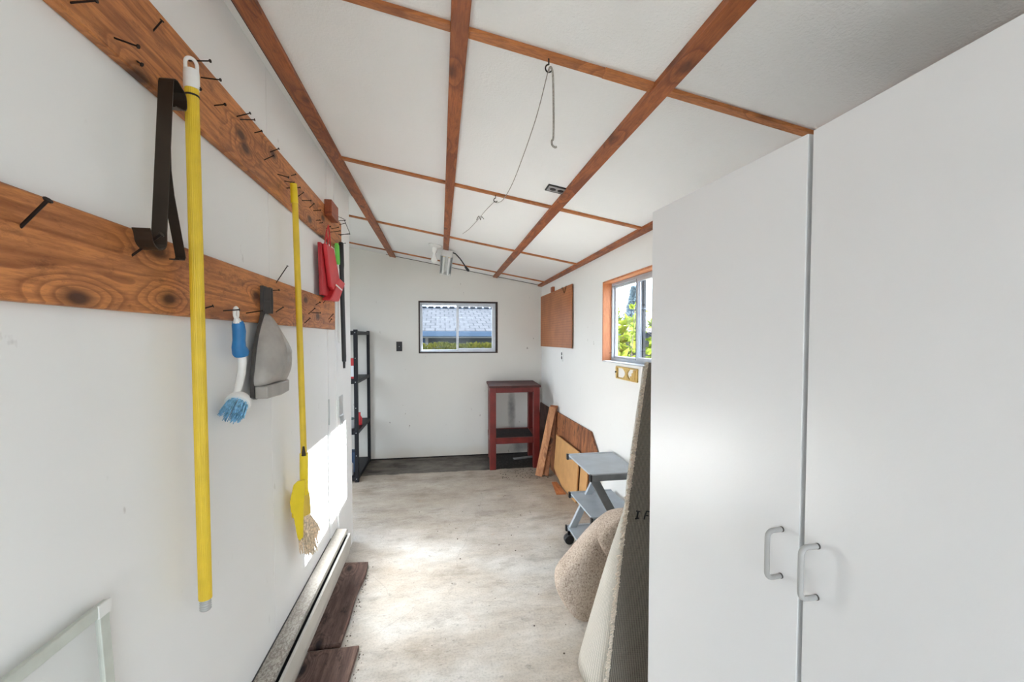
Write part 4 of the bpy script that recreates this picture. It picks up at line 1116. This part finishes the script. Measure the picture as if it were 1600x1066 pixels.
# hooks and cord
def hook(p, label):
    p = Vector(p); pts = [p + Vector((0,0,.0)), p + Vector((0,0,-.018))]
    for k in range(11):
        a = radians(90 + 250*k/10)
        pts.append(p + Vector((.010*cos(a)*1.0, 0, -.029 + .011*sin(a))))
    return tag(MB().tube(pts, .0022, 7).build('screw_hook', M['iron'], org=p), label, 'hook')
hook((.318,1.226,cz(.318)-.012), 'dark screw hook in the nearest cross batten, holding the grey cord')
hook((.316,2.420,cz(.316)-.011), 'small screw hook in the second cross batten where the thin cord loops')
t = thing('hanging_string', (.318,1.226,2.24), 'thin grey string slung between two ceiling hooks with one loose end hanging down', 'string')
def crv(pts, sub=6):
    P = [Vector(p) for p in pts]; P = [P[0]] + P + [P[-1]]; out = []
    for i in range(1, len(P)-2):
        for k in range(sub):
            s_ = k/sub
            out.append(.5*((2*P[i]) + (P[i+1]-P[i-1])*s_ + (2*P[i-1]-5*P[i]+4*P[i+1]-P[i+2])*s_**2 + (3*P[i]-P[i-1]-3*P[i+1]+P[i+2])*s_**3))
    out.append(P[-2]); return out
MB().tube(crv([(.316,1.226,2.222),(.322,1.222,2.236),(.328,1.218,2.215),(.330,1.216,2.13),(.330,1.216,2.035),(.325,1.214,2.020),(.326,1.214,2.008),(.334,1.216,2.003),(.340,1.216,2.004)]), .0030, 7).build('loose_end', M['rope'], t)
MB().tube(crv([(.316,1.226,2.226),(.317,1.40,2.170),(.317,1.71,2.132),(.317,1.92,2.126),(.318,2.15,2.150),(.330,2.38,2.212),(.322,2.43,2.225),(.314,2.425,2.232)]), .0016, 6).build('slack_line', M['rope'], t)
MB().tube(crv([(.314,2.425,2.232),(.292,2.70,2.262),(.265,2.95,2.272),(.22,3.25,2.278),(.184,3.47,cz(.184)-.002)]), .0015, 6).build('tail_line', M['rope'], t)
kn = Vector((.270,2.90,2.270))
MB().tube(crv([kn+Vector((-.022,0,-.018)), kn+Vector((-.008,0,.008)), kn, kn+Vector((.006,0,-.016)), kn+Vector((.012,0,.006)), kn+Vector((.028,0,-.010))]), .0026, 6).build('knot', M['rope'], t)

# ------------------------------------------------------------------ outside
struct('ground', MB().box((-30,-12,-1.2),(45,70,-.14)), M['ground'])
def leaf_cloud(mb, n, fn, size, rnd, long=1.6, tri=False):
    for i in range(n):
        p, d = fn(rnd)
        d = Vector(d) + Vector((rnd.gauss(0,.5), rnd.gauss(0,.5), rnd.gauss(0,.5)))
        if d.length < 1e-3: continue
        d.normalize()
        s_ = d.cross(Vector((rnd.gauss(0,1), rnd.gauss(0,1), rnd.gauss(0,1))))
        if s_.length < 1e-3: continue
        s_.normalize(); L_ = size*rnd.uniform(.7,1.3); w_ = L_/long/2; p = Vector(p)
        nn_ = d.cross(s_)
        mb.add([p, p + d*L_*.45 + s_*w_ + nn_*L_*.06, p + d*L_, p + d*L_*.45 - s_*w_ + nn_*L_*.06], [(0,1,2,3)])
    return mb
# neighbouring house behind the back window
t = thing('neighbour_house', (1, 16, -.14), 'low grey shingle-roofed house with blue gutter behind the hedge outside the back window', 'house')
MB().box((-7,15.2,-.14),(5.6,21,1.60)).build('wall', M['houseside'], t)
ZE, ZR_ = 1.72, 2.78
vs = [(-8,14.3,ZE),(6.4,14.3,ZE),(6.4,18.6,ZR_),(-8,18.6,ZR_),(-8,14.3,ZE-.10),(6.4,14.3,ZE-.10),(6.4,18.6,ZR_-.10),(-8,18.6,ZR_-.10)]
MB().add(vs, [(0,1,2,3),(7,6,5,4),(0,4,5,1),(1,5,6,2),(2,6,7,3),(3,7,4,0)]).build('roof', M['shingle'], t)
MB().box((-8,18.5,ZR_-1.0),(6.4,22,ZR_-.12)).build('rear_roof', M['shingle'], t)
mb = MB().box((-8,18.5,ZR_-.04),(6.4,18.78,ZR_+.04))
for k in range(48): mb.box((-8+.3*k, 18.5, ZR_-.01),(-8+.3*k+.22, 18.75, ZR_+.09))
mb.build('ridge_cap', M['ridge'], t)
MB().box((-8,14.16,ZE-.20),(6.4,14.30,ZE-.02)).build('gutter', M['fascia'], t, bevel=.02)
MB().box((-8,14.3,ZE-.24),(6.4,15.2,ZE-.19)).build('soffit', M['trimwhite'], t)
MB().box((-.52,15.14,.1),(-.42,15.2,1.55)).build('door_trim', M['trimwhite'], t)
MB().box((-1.3,15.15,-.1),(-.52,15.2,1.45)).build('door', M['bluebox'], t)
# far conifer behind that roof
def conifer(name, loc, h, r, n, label, seed):
    t = thing(name, loc, label, 'tree', 'conifers beyond the houses')
    rnd = random.Random(seed); L0 = Vector(loc)
    def fn(rn):
        u_ = rn.random()**.8; a = rn.uniform(0, 2*pi); tier_ = (u_*9) % 1
        rr = r*(1-u_)*(.45+.55*(1-tier_))*sqrt(rn.random()) + .03
        return L0 + Vector((cos(a)*rr, sin(a)*rr, h*(.08+.92*u_))), Vector((cos(a), sin(a), -.35))
    leaf_cloud(MB(), n, fn, h*.045, rnd, 2.6).build('foliage', M['conifer'], t, keepn=True)
    MB().tube([L0, L0+Vector((0,0,h*.95))], [h*.025, h*.004], 8).build('trunk', M['bark'], t)
conifer('conifer', (-2.2, 42, -.14), 5.0, 1.6, 1500, 'far haze-tinted blue-green conifer behind the shingled roof, through the back window', 1)
# hedge in front of it
t = thing('hedge', (.5, 9.4, -.14), 'yellow-green clipped hedge below the shingled house, through the back window', 'hedge')
def fn(rn):
    x = rn.uniform(-3.0, 4.0); y = 9.4 + rn.uniform(-.45, .45)
    top_ = 1.30 + .10*noise.noise(Vector((x*1.7, y, 0)))
    z = top_ - (1.4*rn.random()**2.2)
    return (x, y, z), (0, -.35, .8)
leaf_cloud(MB(), 9000, fn, .085, random.Random(21), 2.0).build('foliage', M['hedge'], t, keepn=True)
MB().box((-3.0,9.05,-.14),(4.0,9.75,1.0)).build('core', M['hedge'], t)
# broad-leaved shrub outside the right window
t = thing('broadleaf_shrub', (2.55, 5.5, -.14), 'leafy yellow-green shrub just outside the right window', 'shrub')
rnd = random.Random(8); stems = []
mb = MB()
for i in range(26):
    a = rnd.uniform(0, 2*pi); rr = rnd.uniform(.1, .75); hh = rnd.uniform(1.0, 2.0) if i else 2.0
    p0 = Vector((2.55+.15*cos(a), 5.5+.15*sin(a), -.14)); p2 = Vector((2.55+rr*cos(a), 5.5+rr*sin(a), hh)); p1 = (p0+p2)/2 + Vector((0,0,.25))
    mb.tube([p0, p1, p2], [.012,.008,.003], 5, caps=False); stems.append((p0, p1, p2))
mb.build('stems', M['bark'], t)
def fn(rn):
    p0, p1, p2 = stems[rn.randrange(len(stems))]; u_ = rn.uniform(.35, 1)
    p = p0*(1-u_)**2 + p1*2*u_*(1-u_) + p2*u_*u_
    a = rn.uniform(0, 2*pi)
    return p, (cos(a), sin(a), .25)
leaf_cloud(MB(), 1300, fn, .155, random.Random(9), 1.9).build('leaves', M['leafy'], t, keepn=True)
# far trees and a house beyond the right window
conifer('conifer', (19.3, 40, -.14), 6.9, 2.3, 9000, 'tall pointed conifer far beyond the shrub, through the right window', 2)
conifer('conifer', (15.0, 34, -.14), 3.6, 1.5, 5000, 'shorter dark conifer left of the tall one, through the right window', 3)
conifer('conifer', (17.9, 33, -.14), 3.4, 1.4, 5000, 'shorter dark conifer right of the tall one, through the right window', 4)
t = thing('distant_house', (11.5, 24, -.14), 'distant grey-blue house with pale window beyond the shrub, through the right window', 'house')
MB().box((8.5,24,-.14),(17,28,1.9)).build('wall', M['houseside'], t)
MB().prism([(8,23.6,1.85),(8,28.4,1.85),(8,26,2.7)], (9.5,0,0)).build('roof', M['shingle'], t)
MB().box((10.6,23.95,.6),(11.7,24,1.4)).build('window', M['fascia'], t)
t = thing('shading_evergreen_row', (15, 15, -.14), 'tall dense evergreen row added out of view to shade the hedge and shingled house', 'trees')  # unseen trees, added to keep the sun off house and hedge
def fn(rn):
    y = rn.uniform(7.4, 22.5); u_ = rn.random(); z = -.14 + 10.5*u_ + .6*noise.noise(Vector((y, 0, 2)))
    a = rn.uniform(0, 2*pi); return (15 + cos(a)*1.5*(1.05-u_*.8), y, z), (cos(a), .3, -.2)
leaf_cloud(MB(), 42000, fn, .5, random.Random(31), 2.0).build('foliage', M['darkneedle'], t, keepn=True)
mb = MB()
for k in range(8): mb.tube([(15, 8.2+1.95*k, -.14), (15, 8.2+1.95*k, 9.5)], [.16,.03], 8)
mb.build('trunks', M['bark'], t)
# bare tree east of the shed: its twigs dapple the sunlight
t = thing('bare_tree', (4.75, 8.6, -.14), 'bare thin-branched tree seen through the right half of the right window', 'tree')
def branch_tree(L0, seed, h, nb):
    rnd = random.Random(seed); mb = MB(); L0 = Vector(L0); tips = []
    mb.tube([L0, L0+Vector((.05,0,h*.5)), L0+Vector((.0,.1,h))], [.035,.025,.008], 8)
    for i in range(nb):
        u_ = rnd.uniform(.3, .98); p = L0 + Vector((.04, .05*u_, h*u_)); a = rnd.uniform(0, 2*pi); l = h*rnd.uniform(.18,.38)*(1.2-u_*.6)
        q = p + Vector((cos(a)*l, sin(a)*l, l*.55)); mid_ = (p+q)/2 + Vector((0,0,-l*.05))
        mb.tube([p, mid_, q], [.010,.006,.003], 5, caps=False)
        for j in range(4):
            v_ = rnd.uniform(.3, 1); s_ = p.lerp(q, v_); a2 = a + rnd.uniform(-1,1); l2 = l*.4
            e_ = s_ + Vector((cos(a2)*l2, sin(a2)*l2, l2*rnd.uniform(.1,.9))); mb.tube([s_, e_], [.006,.002], 4, caps=False); tips.append((s_, e_))
    return mb, tips
mb, tips = branch_tree((4.75,8.6,-.14), 4, 3.6, 34); mb.build('branches', M['bark'], t)
t = thing('young_tree', (5.2, 2.6, -.14), 'sparse young tree east of the shed, dappling the sunlight on the left wall', 'tree')
mb, tips = branch_tree((5.2,2.6,-.14), 6, 3.0, 22); mb.build('branches', M['bark'], t)
rl = random.Random(15)
def fn(rn):
    s_, e_ = tips[rn.randrange(len(tips))]; return s_.lerp(e_, rn.random()), (e_-s_)
leaf_cloud(MB(), 420, fn, .075, rl, 1.8).build('leaves', M['leafy'], t, keepn=True)

# ------------------------------------------------------------------ light
w = D.worlds.new('World'); SC.world = w; w.use_nodes = True
nt = w.node_tree; bg = nt.nodes['Background']
bg.inputs[0].default_value = (.80,.90,1.0,1); bg.inputs[1].default_value = 3.9
sun = D.lights.new('sun', 'SUN'); sun.energy = 38; sun.angle = radians(.6); sun.color = (1,.975,.94)
so = D.objects.new('sun', sun); COL.objects.link(so)
sd = Vector((1.85,.16,.88)).normalized()
so.rotation_euler = sd.to_track_quat('Z', 'Y').to_euler(); so.location = sd*8
def portal(name, loc, rot, sx, sy):
    l = D.lights.new(name, 'AREA'); l.shape = 'RECTANGLE'; l.size = sx; l.size_y = sy; l.energy = 1
    l.cycles.is_portal = True
    o = D.objects.new(name, l); COL.objects.link(o); o.location = loc; o.rotation_euler = rot
portal('portal_back', (.222, YB+.10, 1.583), (radians(-90),0,0), .93, .61)
portal('portal_right', (XR+.115, 2.665, 1.575), (0,radians(90),0), .60, .93)
portal('portal_side', (XS-.1, 3.75, 1.05), (0,radians(-90),0), 2.10, 1.0)
portal('portal_front', (.40, YF-.1, 1.025), (radians(90),0,0), 1.0, 2.05)

# ------------------------------------------------------------------ camera
cam = D.cameras.new('camera'); co = D.objects.new('camera', cam); COL.objects.link(co)
cam.sensor_width = 36; cam.sensor_fit = 'HORIZONTAL'; cam.lens = 658/1600*36
co.location = (0,0,1.44)
co.rotation_euler = (radians(90-1.85), 0, -math.atan(112/658))
cam.shift_y = 18.25/1600
cam.clip_start = .02; cam.clip_end = 300
SC.camera = co
SC.view_settings.view_transform = 'Standard'; SC.view_settings.look = 'None'
SC.view_settings.gamma = 1; SC.view_settings.use_curve_mapping = False
SC.view_settings.exposure = .98
SC.cycles.max_bounces = 12; SC.cycles.diffuse_bounces = 8; SC.cycles.transparent_max_bounces = 12
SC.cycles.sample_clamp_indirect = 0
SC.cycles.use_denoising = True
